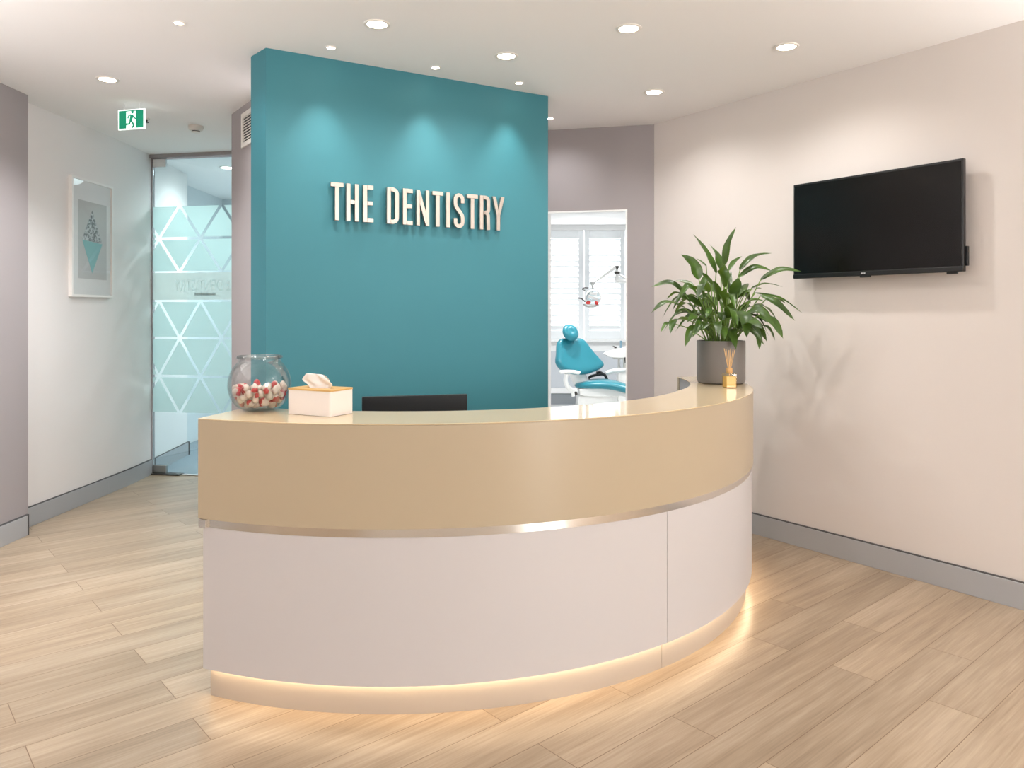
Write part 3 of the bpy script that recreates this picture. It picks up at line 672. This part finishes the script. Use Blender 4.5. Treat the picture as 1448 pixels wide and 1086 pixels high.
def tri(a, b, c, gap=.011):
    ctr = ((a[0]+b[0]+c[0])/3, (a[1]+b[1]+c[1])/3); inr = .10; pts = []
    # inset towards the centre so that clear lines are left between the pieces
    h = abs(max(a[1], b[1], c[1]) - min(a[1], b[1], c[1])); k = 1 - gap * 3 / h
    poly = clip_poly([(ctr[0] + (p[0]-ctr[0]) * k, ctr[1] + (p[1]-ctr[1]) * k) for p in (a, b, c)], x_l, GW)
    if poly: extrude_poly(film, poly, MG @ Matrix.Translation((0, 0, .0052)), .0006)
def lattice(rows, offs):
    for j in range(len(rows) - 1):
        zt, zb = rows[j], rows[j + 1]; xt, xb = offs[j], offs[j + 1]
        for k in range(-2, 6):
            a = xt + k * sp_; b = xb + k * sp_
            if xb < xt: b += sp_
            tri((a, zt), (a + sp_, zt), (b, zb)); tri((a, zt), (b - sp_, zb), (b, zb))
x313, x284 = gx(313), gx(284)
h_ = sp_ / 2
lattice(rowsA, [x284 - h_, x284, x284 - h_]); lattice(rowsB, [x284, x284 - h_, x284, x284 - h_])
obj('frosted_film', film, M['film'], door)
bm = BM(); gbox(bm, x_l, GW, rowsB[0] + .006, rowsA[2] - .004, .0052, .0058); bandp = obj('name_band', bm, M['band'], door)
# mirrored name seen from the back of the door
cu = bpy.data.curves.new('txt', 'FONT'); cu.body = 'THE DENTISTRY'; cu.size = .135; cu.align_x = 'CENTER'; cu.extrude = .0; cu.offset = .002; cu.space_character = 1.05
to = bpy.data.objects.new('txt', cu); C.objects.link(to)
dg = bpy.context.evaluated_depsgraph_get(); me = bpy.data.meshes.new_from_object(to.evaluated_get(dg)); bpy.data.objects.remove(to)
bm = BM(); bm.from_mesh(me); bm.transform(MG @ Matrix.Translation((gx(296), gz(411, 290), .0066)) @ Matrix.Diagonal((-.62, 1, 1, 1))); obj('lettering', bm, M['filmtext'], bandp)
bm = BM(); xx = gx(276); 
for k in range(11):
    w_ = (.012, .02, .009, .016, .013)[k % 5]; gbox(bm, xx, xx + w_, gz(418, 290), gz(414.6 - (k % 3 == 0), 290), .0062, .0066); xx += w_ + .004
M['inktext'] = mat('grey_film_ink', '#9fb2b3', .6)
obj('small_lettering', bm, M['inktext'], bandp)

# ------------------------------------------------------------------ things seen through the glass
M['beige'] = mat('beige_board', '#b5ab92', .8)
bm = BM(); quadbox(bm, (-3.094, 6.78, 1.20), (.02, .30, .22), Matrix.Rotation(.08, 3, 'Z')); o = obj('wall_panel', bm, M['beige'], origin=(-3.094, 6.78, 1.20), bevel=.004); tag(o, 'beige board on the corridor wall seen through the frosted door', 'board')
bm = BM(); p = up(283, 463, 8.92); p.y = 8.929; quadbox(bm, p, (.26, .02, .16)); t = obj('corridor_sign', bm, M['white'], origin=p, bevel=.005); tag(t, 'white panel on the far corridor wall behind the frosted door', 'panel')

# ------------------------------------------------------------------ ceiling fixtures
M['lens'] = emat('lamp_lens', '#fff0dc', 30); M['trimring'] = mat('lamp_trim_white', '#e6e0d8', .4)
def downlight(u, v, r, label, group, name='downlight'):
    Y = (CEIL - CAMZ) * F / (YH - v); p = Vector(((u - CX) / F * Y, Y, CEIL))
    t = thing(name, label, 'ceiling light', p, 0, group)
    bm = BM(); lathe(bm, [(r * .74, 0), (r, 0), (r, -.003), (r * .96, -.005), (r * .78, -.005), (r * .74, -.003)], 32, p, close=True); obj('trim_ring', bm, M['trimring'], t, smooth=50)
    bm = BM(); lathe(bm, [(.001, -.001), (r * .735, -.001), (r * .735, -.002), (.001, -.0025)], 32, p); obj('lens', bm, M['lens'], t, smooth=50)
    return p
big = [(533, 34, 'white downlight above the left half of the teal wall'), (716, 79, 'white downlight in front of right half of teal wall'), (889, 40, 'white downlight above the right end of the desk, nearer the viewer'),
       (1112, 66, 'white downlight in the ceiling above the television'), (925, 130, 'white downlight by the ceiling corner above the plant'), (152, 112, 'white downlight left, above the exit sign')]
BIGP = [downlight(u, v, .061, l, 'large round downlights') for u, v, l in big]
small = [(468, 67, 'tiny spotlight above the letters THE, along top of teal wall'), (616, 95, 'tiny spotlight in middle of row along top of teal wall'), (734, 117, 'tiny spotlight above the right end of the teal wall'), (778, 167, 'tiny spotlight just past the right edge of the teal wall'), (253, 32, 'tiny spotlight in the ceiling at upper left, alone')]
SMP = [downlight(u, v, .027, l, 'tiny ceiling spotlights', 'spotlight') for u, v, l in small]
CORP = downlight(321, 237, .07, 'downlight in the corridor ceiling behind the glass door', 'large round downlights')

# smoke detector
Y = 1458 / (445 - 178.5); p = Vector(((277 - CX) / F * Y, Y, CEIL))
t = thing('smoke_detector', 'round white smoke detector on the ceiling before the glass door', 'smoke detector', p)
bm = BM(); lathe(bm, [(.001, 0), (.052, 0), (.052, -.012), (.046, -.026), (.036, -.034), (.001, -.034)], 36, p); obj('housing', bm, M['trimring'], t, smooth=40)
bm = BM(); lathe(bm, [(.001, -.0345), (.028, -.0345), (.027, -.040), (.001, -.040)], 24, p); obj('sensor_grille', bm, M['gap'], t, smooth=40)
bm = BM(); lathe(bm, [(.001, -.0402), (.029, -.0402), (.026, -.046), (.001, -.046)], 24, p); obj('sensor_cap', bm, M['trimring'], t, smooth=40)
# sprinkler
Y = 1458 / (445 - 168.0); p = Vector(((207 - CX) / F * Y, Y, CEIL))
t = thing('ceiling_sprinkler', 'small metal sprinkler head on the ceiling next to the exit sign', 'sprinkler', p)
bm = BM(); lathe(bm, [(.001, 0), (.024, 0), (.022, -.005), (.001, -.005)], 24, p); obj('rose', bm, M['trimring'], t, smooth=40)
bm = BM(); lathe(bm, [(.001, -.0055), (.009, -.0055), (.006, -.022), (.001, -.022)], 16, p); lathe(bm, [(.001, -.0225), (.017, -.0225), (.017, -.026), (.001, -.026)], 20, p); obj('deflector', bm, M['dark'], t, smooth=40)
# exit sign
ea, eb = up(167, 184, 4.90), up(204, 181.5, 4.85); ed = Vector((eb.x - ea.x, eb.y - ea.y)).normalized(); en = Vector((ed.y, -ed.x)); EW = (Vector((eb.x, eb.y)) - Vector((ea.x, ea.y))).length; ez = 2.534; EH = .127
t = thing('exit_sign', 'green emergency exit sign with white running figure hanging from the ceiling', 'exit sign', (ea.x, ea.y, ez))
ME = Matrix(((ed.x, 0, en.x, ea.x), (ed.y, 0, en.y, ea.y), (0, 1, 0, ez), (0, 0, 0, 1)))
M['exitgreen'] = mat('exit_green_lit', '#067a5c', .4, emit='#067a5c', estr=.75); M['exitwhite'] = mat('exit_white_lit', '#f2fbf8', .4, emit='#f2fffb', estr=.9)
def ebox(bm, x0, x1, y0, y1, za, zb): extrude_poly(bm, [(x0, y0), (x1, y0), (x1, y1), (x0, y1)], ME @ Matrix.Translation((0, 0, za)), zb - za)
bm = BM(); ebox(bm, 0, EW, 0, EH, -.012, 0); obj('lightbox', bm, M['exitwhite'], t)
bm = BM(); g_ = .0065; ebox(bm, g_, EW * .315, g_, EH - g_, .0002, .001); ebox(bm, EW * .685, EW - g_, g_, EH - g_, .0002, .001); ebox(bm, EW * .315, EW * .685, EH - g_ - .006, EH - g_, .0002, .001); obj('green_panel', bm, M['exitgreen'], t)
bm = BM()
def efig(pts, w):
    pts = [Vector(p) for p in pts]
    for a, b in zip(pts, pts[1:]):
        d = (b - a).normalized(); n_ = Vector((-d.y, d.x)) * w / 2; a2, b2 = a - d * w * .3, b + d * w * .3
        extrude_poly(bm, [((a2 + n_).x * EW, (a2 + n_).y * EW), ((a2 - n_).x * EW, (a2 - n_).y * EW), ((b2 - n_).x * EW, (b2 - n_).y * EW), ((b2 + n_).x * EW, (b2 + n_).y * EW)], ME @ Matrix.Translation((0, 0, .0011)), .0008)
efig([(.53, .43), (.50, .30)], .11); efig([(.56, .45), (.61, .37), (.69, .325)], .042); efig([(.50, .47), (.42, .44), (.385, .36)], .042)
efig([(.48, .28), (.445, .175), (.30, .165)], .056); efig([(.51, .28), (.58, .175), (.60, .10), (.545, .055)], .056)
extrude_poly(bm, [(EW * (.555 + .05 * math.cos(2*PI*i/16)), EW * (.545 + .05 * math.sin(2*PI*i/16))) for i in range(16)], ME @ Matrix.Translation((0, 0, .0011)), .0008)
obj('running_figure', bm, M['exitgreen'], t)
for x in (.2, .8):
    bm = BM(); ebox(bm, EW * x, EW * x + .003, EH, CEIL - ez, -.008, -.005); obj('hanging_rod', bm, M['ceiling'], t)

# vent grille high on the mauve wall
vn = Vector((VD.y, -VD.x)) if Vector((VD.y, -VD.x)).dot(Vector((-1, -1))) > 0 else Vector((-VD.y, VD.x))
def vs(u): k = (u - CX) / F; return (k * VA.y - VA.x) / (VD.x - k * VD.y)
v0 = vs(343.4); vY = VA.y + VD.y * v0; vz1, vz0 = CAMZ + (445 - 162) / F * vY, CAMZ + (445 - 210) / F * vY; v1 = v0 + .34
MV = Matrix(((VD.x, 0, vn.x, VA.x), (VD.y, 0, vn.y, VA.y), (0, 1, 0, 0), (0, 0, 0, 1)))
def vbox(bm, x0, x1, y0, y1, za, zb): extrude_poly(bm, [(x0, y0), (x1, y0), (x1, y1), (x0, y1)], MV @ Matrix.Translation((0, 0, za)), zb - za)
t = thing('vent_grille', 'cream slatted air vent on the mauve wall beside the teal wall', 'vent', MV @ Vector((v0, vz0, 0)))
bm = BM(); e = .03; vbox(bm, v0, v0 + e, vz0, vz1, .0005, .012); vbox(bm, v1 - e, v1, vz0, vz1, .0005, .012); vbox(bm, v0 + e, v1 - e, vz0, vz0 + e, .0005, .012); vbox(bm, v0 + e, v1 - e, vz1 - e, vz1, .0005, .012); obj('frame', bm, M['trimring'], t, bevel=.002)
bm = BM(); vbox(bm, v0 + e, v1 - e, vz0 + e, vz1 - e, .0005, .0015); obj('duct_backing', bm, M['black'], t)
bm = BM(); n = 9; hh = (vz1 - vz0 - 2 * e) / n
for i in range(n): vbox(bm, v0 + e, v1 - e, vz0 + e + hh * (i + .5), vz0 + e + hh * (i + .92), .008, .010)
obj('slats', bm, M['trimring'], t)

# ------------------------------------------------------------------ surgery seen through the doorway
M['shut'] = mat('white_shutter', '#f2f4f4', .5); M['uph'] = mat('teal_vinyl', '#267d8b', .3, spec=.5); M['plas'] = mat('white_dental_plastic', '#e9e7e2', .3); M['rubber'] = mat('black_rubber', '#1b1a19', .5)
M['redlens'] = mat('red_lens', '#c8352f', .25); M['reflector'] = thin_glass('lamp_reflector', '#e8eef0', .25, edge=.7); M['bluegrey'] = mat('blue_grey_cup', '#6f8b99', .4)
def shutter(x0, x1, label):
    t = thing('window_shutter', label, 'shutter', (x0, WY + .03, WZ0), 0, 'shutters in the surgery window')
    y0, y1 = WY + .015, WY + .05; st = .075
    bm = BM(); bx(bm, x0, x0 + st, y0, y1, WZ0, WZ1); bx(bm, x1 - st, x1, y0, y1, WZ0, WZ1); bx(bm, x0 + st, x1 - st, y0, y1, WZ1 - .12, WZ1); bx(bm, x0 + st, x1 - st, y0, y1, WZ0, WZ0 + .12)
    obj('frame', bm, M['shut'], t, bevel=.004)
    bm = BM(); z = WZ0 + .12; n = int((WZ1 - WZ0 - .24) / .078); h = (WZ1 - WZ0 - .24) / n
    for i in range(n):
        quadbox(bm, ((x0 + x1) / 2, (y0 + y1) / 2, z + h * (i + .5)), (x1 - x0 - 2 * st, .010, h * .98), Matrix.Rotation(math.radians(38), 3, 'X'))
    obj('louvres', bm, M['shut'], t)
shutter(.462, 1.078, 'white louvred shutter in the surgery window, behind the dental chair headrest'); shutter(1.092, 1.708, 'white louvred shutter in the surgery window, behind the dental lamp')

def pa(x, y, Y): return up(770 + x / 7.24, 430 + y / 7.24, Y)
def pb(x, y, Y): return up(800 + x / 12.07, 360 + y / 12.07, Y)
CY = 9.6
ch = thing('dental_chair', 'teal dental treatment chair with white base in the room beyond the doorway', 'dental chair', (pa(480, 1000, CY).x, CY, 0))
# backrest: outline laid on a reclining plane, then given padding
def plane_pt(x, y, p0, n):
    o = Vector((0, 0, CAMZ)); d = pa(x, y, 1) - o; s = (p0 - o).dot(n) / d.dot(n); return o + d * s
def cushion(name, outline, p0, n, thick, m, par):
    n = n.normalized(); pts = [plane_pt(x, y, p0, n) for x, y in outline]; c = sum(pts, Vector()) / len(pts); bm = BM(); rings = []
    for k, off in ((.86, thick * .5), (.97, thick * .38), (1, 0), (.96, -thick * .38), (.86, -thick * .5)):
        rings.append([bm.verts.new(c + (p - c) * k + n * off) for p in pts])
    m0 = [bm.verts.new(c + (p - c) * .5 + n * thick * .42) for p in pts]; m1 = bm.verts.new(c + n * thick * .40)
    N = len(pts)
    for a, b in zip(rings, rings[1:]):
        for i in range(N): bm.faces.new((a[i], a[(i+1) % N], b[(i+1) % N], b[i]))
    for i in range(N): bm.faces.new((m0[i], m0[(i+1) % N], rings[0][(i+1) % N], rings[0][i])); bm.faces.new((m1, m0[(i+1) % N], m0[i]))
    bm.faces.new(rings[-1])
    return obj(name, bm, m, par, smooth=180, subsurf=1)
nb = Vector((.42, -.80, .42))
out = [(135, 360), (190, 350), (260, 362), (330, 350), (380, 356), (420, 395), (470, 470), (530, 540), (590, 600), (610, 632), (595, 655), (520, 695), (430, 722), (350, 724), (270, 715), (190, 690), (145, 655), (112, 600), (108, 570), (122, 500), (118, 420)]
cushion('backrest', out, pa(360, 540, CY), nb, .11, M['uph'], ch)
hc = plane_pt(250, 305, pa(250, 300, CY - .02), nb)
bm = BM(); Mh = nb.to_track_quat('Z', 'Y').to_matrix(); sphere(bm, hc + nb.normalized() * .04, (.112, .112, .05), Mh, 28, 16)
for v in bm.verts:
    d = v.co - hc; q = d - nb.normalized() * d.dot(nb.normalized())
    if d.dot(nb.normalized()) > .05 and q.length < .06: v.co -= nb.normalized() * .014 * (1 - q.length / .06)
obj('headrest', bm, M['uph'], ch, smooth=180)
bm = BM(); tube(bm, [hc - nb.normalized() * .03, plane_pt(270, 420, pa(360, 540, CY), nb) - nb.normalized() * .07], .025, 10); obj('headrest_stem', bm, M['plas'], ch, smooth=60)
bm = BM(); tube(bm, [plane_pt(300, 560, pa(360, 540, CY), nb) - nb.normalized() * .09, pa(360, 770, CY + .05), pa(400, 840, CY + .05)], [.09, .10, .09], 12); obj('back_support', bm, M['plas'], ch, smooth=60)
# seat: long pad running to the right and towards the viewer
secs = [(pa(300, 835, CY), .10, .03), (pa(400, 822, CY), .23, .05), (pa(520, 815, CY), .27, .055), (pa(620, 815, CY - .03), .27, .06), (pa(720, 830, CY - .06), .27, .06), (pa(850, 868, CY - .1), .27, .06), (pa(940, 888, CY - .12), .25, .06), (pa(1000, 900, CY - .15), .16, .03)]
bm = BM(); rr_ = []
for p, hw, hh in secs:
    rr_.append([bm.verts.new(p + Vector((0, hw * a, hh * b))) for a, b in ((-1, -.2), (-.9, .7), (-.55, 1), (0, .85), (.55, 1), (.9, .7), (1, -.2), (.85, -.9), (0, -1), (-.85, -.9))])
for a, b in zip(rr_, rr_[1:]):
    for i in range(10): bm.faces.new((a[i], a[(i+1) % 10], b[(i+1) % 10], b[i]))
bm.faces.new(rr_[0][::-1]); bm.faces.new(rr_[-1]); obj('seat', bm, M['uph'], ch, smooth=180, subsurf=1)
def shell(name, pts, hw, m, par, r=.03):
    bm = BM(); rings = []
    for p, q in pts: rings.append([bm.verts.new(v) for v in (p + Vector((0, -hw, 0)), p + Vector((0, hw, 0)), q + Vector((0, hw, 0)), q + Vector((0, -hw, 0)))])
    for a, b in zip(rings, rings[1:]):
        for i in range(4): bm.faces.new((a[i], a[(i+1) % 4], b[(i+1) % 4], b[i]))
    bm.faces.new(rings[0][::-1]); bm.faces.new(rings[-1]); return obj(name, bm, m, par, bevel=r, seg=3)
shell('seat_shell', [(pa(340, 860, CY), pa(350, 920, CY)), (pa(450, 842, CY), pa(460, 935, CY)), (pa(620, 842, CY), pa(640, 935, CY)), (pa(720, 862, CY), pa(760, 928, CY)), (pa(860, 905, CY), pa(860, 940, CY))], .18, M['plas'], ch, .012)
shell('pedestal', [(pa(335, 925, CY), pa(320, 1100, CY)), (pa(560, 925, CY), pa(560, 1100, CY)), (pa(745, 922, CY), pa(720, 1100, CY))], .15, M['plas'], ch, .02)
b0 = pa(530, 1090, CY); bm = BM(); bx(bm, b0.x - .35, b0.x + .35, CY - .25, CY + .25, .004, .12); bx(bm, b0.x - .16, b0.x + .16, CY - .13, CY + .13, .12, b0.z + .05); obj('base', bm, M['plas'], ch, bevel=.03, seg=3)
bm = BM(); tube(bm, spline([pa(150, 694, CY - .32), pa(220, 686, CY - .32), pa(300, 690, CY - .32), pa(365, 712, CY - .32)], 5), [.012] + [.034] * 14 + [.012], 12)
for v in bm.verts: v.co.z = pa(0, 700, CY - .32).z + (v.co.z - pa(0, 700, CY - .32).z) * .65
obj('armrest', bm, M['plas'], ch, smooth=180)
bm = BM(); tube(bm, spline([pa(225, 715, CY - .32), pa(215, 790, CY - .31), pa(250, 860, CY - .28), pa(320, 890, CY - .2)], 6), .028, 10); tube(bm, [pa(285, 880, CY - .25), pa(295, 945, CY - .25)], .022, 10); obj('armrest_bracket', bm, M['plas'], ch, smooth=60)
bm = BM(); tube(bm, spline([pa(625, 712, CY + .28), pa(690, 690, CY + .28), pa(780, 678, CY + .28), pa(850, 674, CY + .28)], 5), [.012] + [.03] * 14 + [.014], 10); obj('armrest', bm, M['plas'], ch, smooth=180)
bm = BM(); tube(bm, spline([pa(455, 760, CY + .2), pa(475, 740, CY + .2), pa(560, 720, CY + .2), pa(610, 722, CY + .2), pa(635, 760, CY + .2), pa(640, 800, CY + .2)], 6), .018, 8); tube(bm, [pa(530, 702, CY + .2), pa(565, 692, CY + .2), pa(600, 718, CY + .2)], .018, 8); tube(bm, [pa(455, 750, CY + .2), pa(458, 800, CY + .2)], .008, 6); obj('arm_pivot', bm, M['rubber'], ch, smooth=60)
bm = BM(); tube(bm, [pa(305, 885, CY - .22), pa(325, 930, CY - .22)], .022, 8); obj('hinge_joint', bm, M['dark'], ch, smooth=60)

# dental unit with tray
UY = 10.4
un = thing('dental_unit', 'white dental instrument tray unit on posts right of the dental chair', 'dental unit', (pa(800, 800, UY).x, UY, 0))
shell('tray', [(pa(612, 512, UY), pa(630, 528, UY)), (pa(650, 488, UY), pa(665, 538, UY)), (pa(740, 468, UY), pa(740, 545, UY)), (pa(850, 440, UY), pa(850, 545, UY)), (pa(1000, 440, UY), pa(1000, 545, UY))], .2, M['plas'], un, .008)
shell('tray_underside', [(pa(690, 545, UY), pa(710, 558, UY)), (pa(850, 545, UY), pa(850, 566, UY)), (pa(960, 545, UY), pa(960, 566, UY))], .14, M['plas'], un, .006)
for x in (762, 815, 870):
    bm = BM(); p = pa(x, 560, UY); tube(bm, [p, Vector((p.x, p.y, .03))], .018, 10); obj('post', bm, M['plas'], un, smooth=60)
p = pa(820, 800, UY); bm = BM(); bx(bm, p.x - .14, p.x + .16, UY - .14, UY + .14, .004, .12); bx(bm, p.x - .1, p.x + .12, UY - .1, UY + .1, .12, .62); obj('cabinet_base', bm, M['plas'], un, bevel=.01)
bm = BM(); tube(bm, [pa(825, 545, UY - .22), pa(832, 600, UY - .22)], .014, 8); tube(bm, [pa(838, 560, UY - .22), pa(843, 605, UY - .22)], .008, 8); obj('hose_holder', bm, M['rubber'], un, smooth=60)
p = pa(783, 440, UY); bm = BM(); lathe(bm, [(.001, -.012), (.016, -.012), (.016, .075), (.013, .088), (.001, .088)], 20, p); o = obj('tumbler', bm, M['bluegrey'], origin=p, smooth=40); tag(o, 'blue grey tumbler standing on the white dental tray', 'tumbler')
p = pa(725, 452, UY); bm = BM(); tube(bm, [p, p + Vector((-.012, 0, .025)), p + Vector((-.035, 0, .03))], .006, 8); quadbox(bm, p + Vector((0, 0, .012)), (.03, .03, .02)); o = obj('dental_handpiece', bm, M['dark'], origin=p, smooth=40); tag(o, 'small dark handpiece lying on the white dental tray', 'handpiece')

# operating lamp
LY = 9.2
lp = thing('dental_lamp', 'white dental operating lamp on a jointed arm before the shutters', 'dental lamp', pb(470, 730, LY))
hc = pb(465, 735, LY); nl = Vector((.12, -.93, -.30)).normalized(); Ml = nl.to_track_quat('Z', 'Y').to_matrix(); r = 142 / 12.07 * LY / F
bm = BM(); lathe(bm, [(r * .86, -.005), (r * .97, -.02), (r * 1.03, .0), (r * .97, .016), (r * .86, .012)], 40, hc, Ml, close=True); obj('shade_ring', bm, M['plas'], lp, smooth=60)
bm = BM(); lathe(bm, [(.001, -.05), (r * .5, -.046), (r * .9, -.006), (r * .88, -.003), (r * .48, -.042), (.001, -.046)], 32, hc, Ml); obj('reflector', bm, M['reflector'], lp, smooth=60)
bm = BM(); quadbox(bm, hc + Ml @ Vector((0, .0, .004)), (r * 1.3, .035, .012), Ml @ Matrix.Rotation(-.3, 3, 'Z')); quadbox(bm, hc + Ml @ Vector((0, .05, .0)), (r * .9, .028, .012), Ml @ Matrix.Rotation(-.2, 3, 'Z')); obj('lamp_bar', bm, M['plas'], lp, bevel=.004)
for x, y, w in ((385, 820, .032), (525, 825, .026)):
    bm = BM(); sphere(bm, pb(x, y, LY - .03), (w, .014, .021), Matrix.Rotation(.5 if x > 450 else -.2, 3, 'Y'), 14, 8); obj('red_lens', bm, M['redlens'], lp, smooth=180)
bm = BM(); tube(bm, spline([pb(385, 570, LY), pb(320, 565, LY), pb(285, 590, LY), pb(330, 610, LY)], 5), .007, 8); tube(bm, [pb(215, 740, LY), pb(270, 750, LY), pb(330, 805, LY)], .008, 8); obj('handle', bm, M['dark'], lp, smooth=60)
bm = BM(); tube(bm, spline([pb(300, 850, LY), pb(380, 885, LY), pb(480, 890, LY), pb(560, 850, LY)], 5), .011, 8); obj('lower_guard', bm, M['patch'], lp, smooth=60)
bm = BM(); tube(bm, [pb(455, 500, LY), pb(500, 462, LY), pb(650, 352, LY), pb(840, 212, LY)], [.010, .014, .020, .028], 12); obj('arm', bm, M['plas'], lp, smooth=60)
bm = BM(); sphere(bm, pb(458, 490, LY), (.026, .026, .03), None, 14, 10); tube(bm, [pb(455, 500, LY), hc + Vector((0, .02, r * .95))], .012, 8); obj('elbow_joint', bm, M['patch'], lp, smooth=60)
bm = BM(); p = pb(876, 235, LY); lathe(bm, [(.001, .028), (.022, .028), (.022, .008), (.015, 0), (.015, -.022), (.001, -.022)], 16, p); p = pb(876, 312, LY); lathe(bm, [(.001, .014), (.034, .014), (.034, -.012), (.001, -.012)], 20, p); tube(bm, [pb(876, 120, LY), pb(876, 200, LY)], .003, 6); obj('swivel', bm, M['dark'], lp, smooth=50)
bm = BM(); tube(bm, [pb(876, 256, LY), pb(876, 480, LY)], .0225, 12); tube(bm, [pb(876, 442, LY), pb(1060, 462, LY), pb(1300, 470, LY)], .026, 12); tube(bm, [pb(905, 335, LY), pb(1050, 420, LY)], .012, 8); obj('support_arm', bm, M['plas'], lp, smooth=60)
p = pb(1290, 470, LY); bm = BM(); tube(bm, [p + Vector((0, 0, .05)), Vector((p.x, p.y, .004))], .035, 14); obj('post', bm, M['plas'], lp, smooth=60)

# ------------------------------------------------------------------ lights
def spot(p, e, col, ang, blend=.6, r=.05, tgt=None):
    l = bpy.data.lights.new('lamp_or_fill_light', 'SPOT'); l.energy = e; l.color = col; l.spot_size = math.radians(ang); l.spot_blend = blend; l.shadow_soft_size = r
    o = bpy.data.objects.new('lamp_or_fill_light', l); C.objects.link(o); o.location = Vector(p) - Vector((0, 0, .012))
    if tgt is not None: o.rotation_euler = (Vector(tgt) - o.location).to_track_quat('-Z', 'Y').to_euler()
def area(p, sx, sy, e, col, tgt):
    l = bpy.data.lights.new('daylight', 'AREA'); l.shape = 'RECTANGLE'; l.size = sx; l.size_y = sy; l.energy = e; l.color = col
    o = bpy.data.objects.new('daylight', l); C.objects.link(o); o.location = p; o.rotation_euler = (Vector(tgt) - Vector(p)).to_track_quat('-Z', 'Z').to_euler()
UPFILL_E = (150, 260, 190, 420); WARM = (1, .975, .955); NEUT = (.98, .985, 1)
for p in BIGP[:5]: spot(p, 29, WARM, 150, .8, .03)
spot(BIGP[5], 125, NEUT, 125, 1, .06); spot((-2.4, 3.2, CEIL), 125, NEUT, 140, 1, .06); spot((2.6, 1.6, CEIL), 22, WARM, 160, 1, .08)  # last two spots have no fixture, added to brighten hall and desk
for p in SMP[:3]: spot(p, 20, (1, .97, .92), 64, 1, .02, p + Vector((TN.x * -.10, TN.y * -.10, -1)))
spot(SMP[3], 14, NEUT, 150, 1, .02); spot(SMP[4], 30, NEUT, 150, 1, .05)
spot((-1.5, 4.45, CEIL), 85, NEUT, 150, 1, .06)          # hall fill added without a fixture, hidden behind the teal fin
# further downlights of the waiting room, behind the viewer
for x, y in ((2.8, 1.0), (.8, -1.2), (3.2, -1.2), (4.4, .4)): spot((x, y, CEIL), 9, WARM, 150, .8, .045)
spot(CORP, 85, (.97, .99, 1), 170, 1, .1)
for x, y in ((-2.3, 8.2), (-1.8, 7.2)): spot((x, y, CEIL), 215, (.98, .995, 1), 170, 1, .1)
for x, y in ((.6, 7.2), (1.8, 7.2), (.6, 9.4), (1.8, 9.4)): spot((x, y, CEIL), 140, (.97, .99, 1), 150, .8, .07)
area((1.08, WY + .5, 1.9), 1.6, 1.8, 70, (.96, .99, 1), (1.08, 5, 1.5))
area((5.4, -3.7, 1.4), 1.7, 2.1, 180, (1, .99, .985), (1.2, 4, 1.2))
# uplights added behind the viewer to brighten the ceiling: half-round trough, upward lamp
M['upfill'] = mat('added_uplight_white', '#e6e2dd', .5)
for k, (x, y, nx, ny) in enumerate(((-2.9835, 1.9, 1, 0), (-2.9855, .3, 1, 0), (RC.x + RD.x * 4.15, RC.y + RD.y * 4.15, -RN.x, -RN.y), (RC.x + RD.x * 5.9, RC.y + RD.y * 5.9, -RN.x, -RN.y))):
    a0 = math.atan2(ny, nx); bm = BM(); rows = []
    for (r, z) in ((.02, 1.72), (.11, 1.80), (.15, 1.90), (.142, 1.90), (.10, 1.81), (.02, 1.735)):
        rows.append([bm.verts.new((x + nx * .001 + r * math.cos(a0 + t), y + ny * .001 + r * math.sin(a0 + t), z)) for t in [math.radians(-90 + 15 * q) for q in range(13)]])
    for p, q in zip(rows, rows[1:]):
        for c in range(12): bm.faces.new((p[c], p[c+1], q[c+1], q[c]))
    struct('trim_added_uplight_%d' % (k + 1), bm, M['upfill'], smooth=40)
    spot((x + nx * .07, y + ny * .07, 1.89), UPFILL_E[k], (.985, .985, .99), 168, .4, .05, (x + nx * 1.2, y + ny * 1.2, 5.2))
w = bpy.data.worlds.new('sky'); S.world = w; w.use_nodes = True
w.node_tree.nodes['Background'].inputs[0].default_value = (.95, .98, 1, 1); w.node_tree.nodes['Background'].inputs[1].default_value = 1.1

# ------------------------------------------------------------------ camera
cam = bpy.data.cameras.new('camera'); co = bpy.data.objects.new('camera', cam); C.objects.link(co); S.camera = co
cam.sensor_width = 36; cam.sensor_fit = 'HORIZONTAL'; cam.lens = F / 1448 * 36; cam.shift_y = -(543 - YH) / 1448
co.location = (0, 0, CAMZ); co.rotation_euler = (PI / 2, 0, 0); cam.clip_start = .05
vs_ = S.view_settings; vs_.view_transform = 'Standard'; vs_.look = 'None'; vs_.gamma = 1; vs_.use_curve_mapping = False; vs_.exposure = 0.20
S.cycles.use_denoising = True; S.cycles.max_bounces = 10; S.cycles.transparent_max_bounces = 16; S.cycles.diffuse_bounces = 6; S.cycles.sample_clamp_indirect = 6
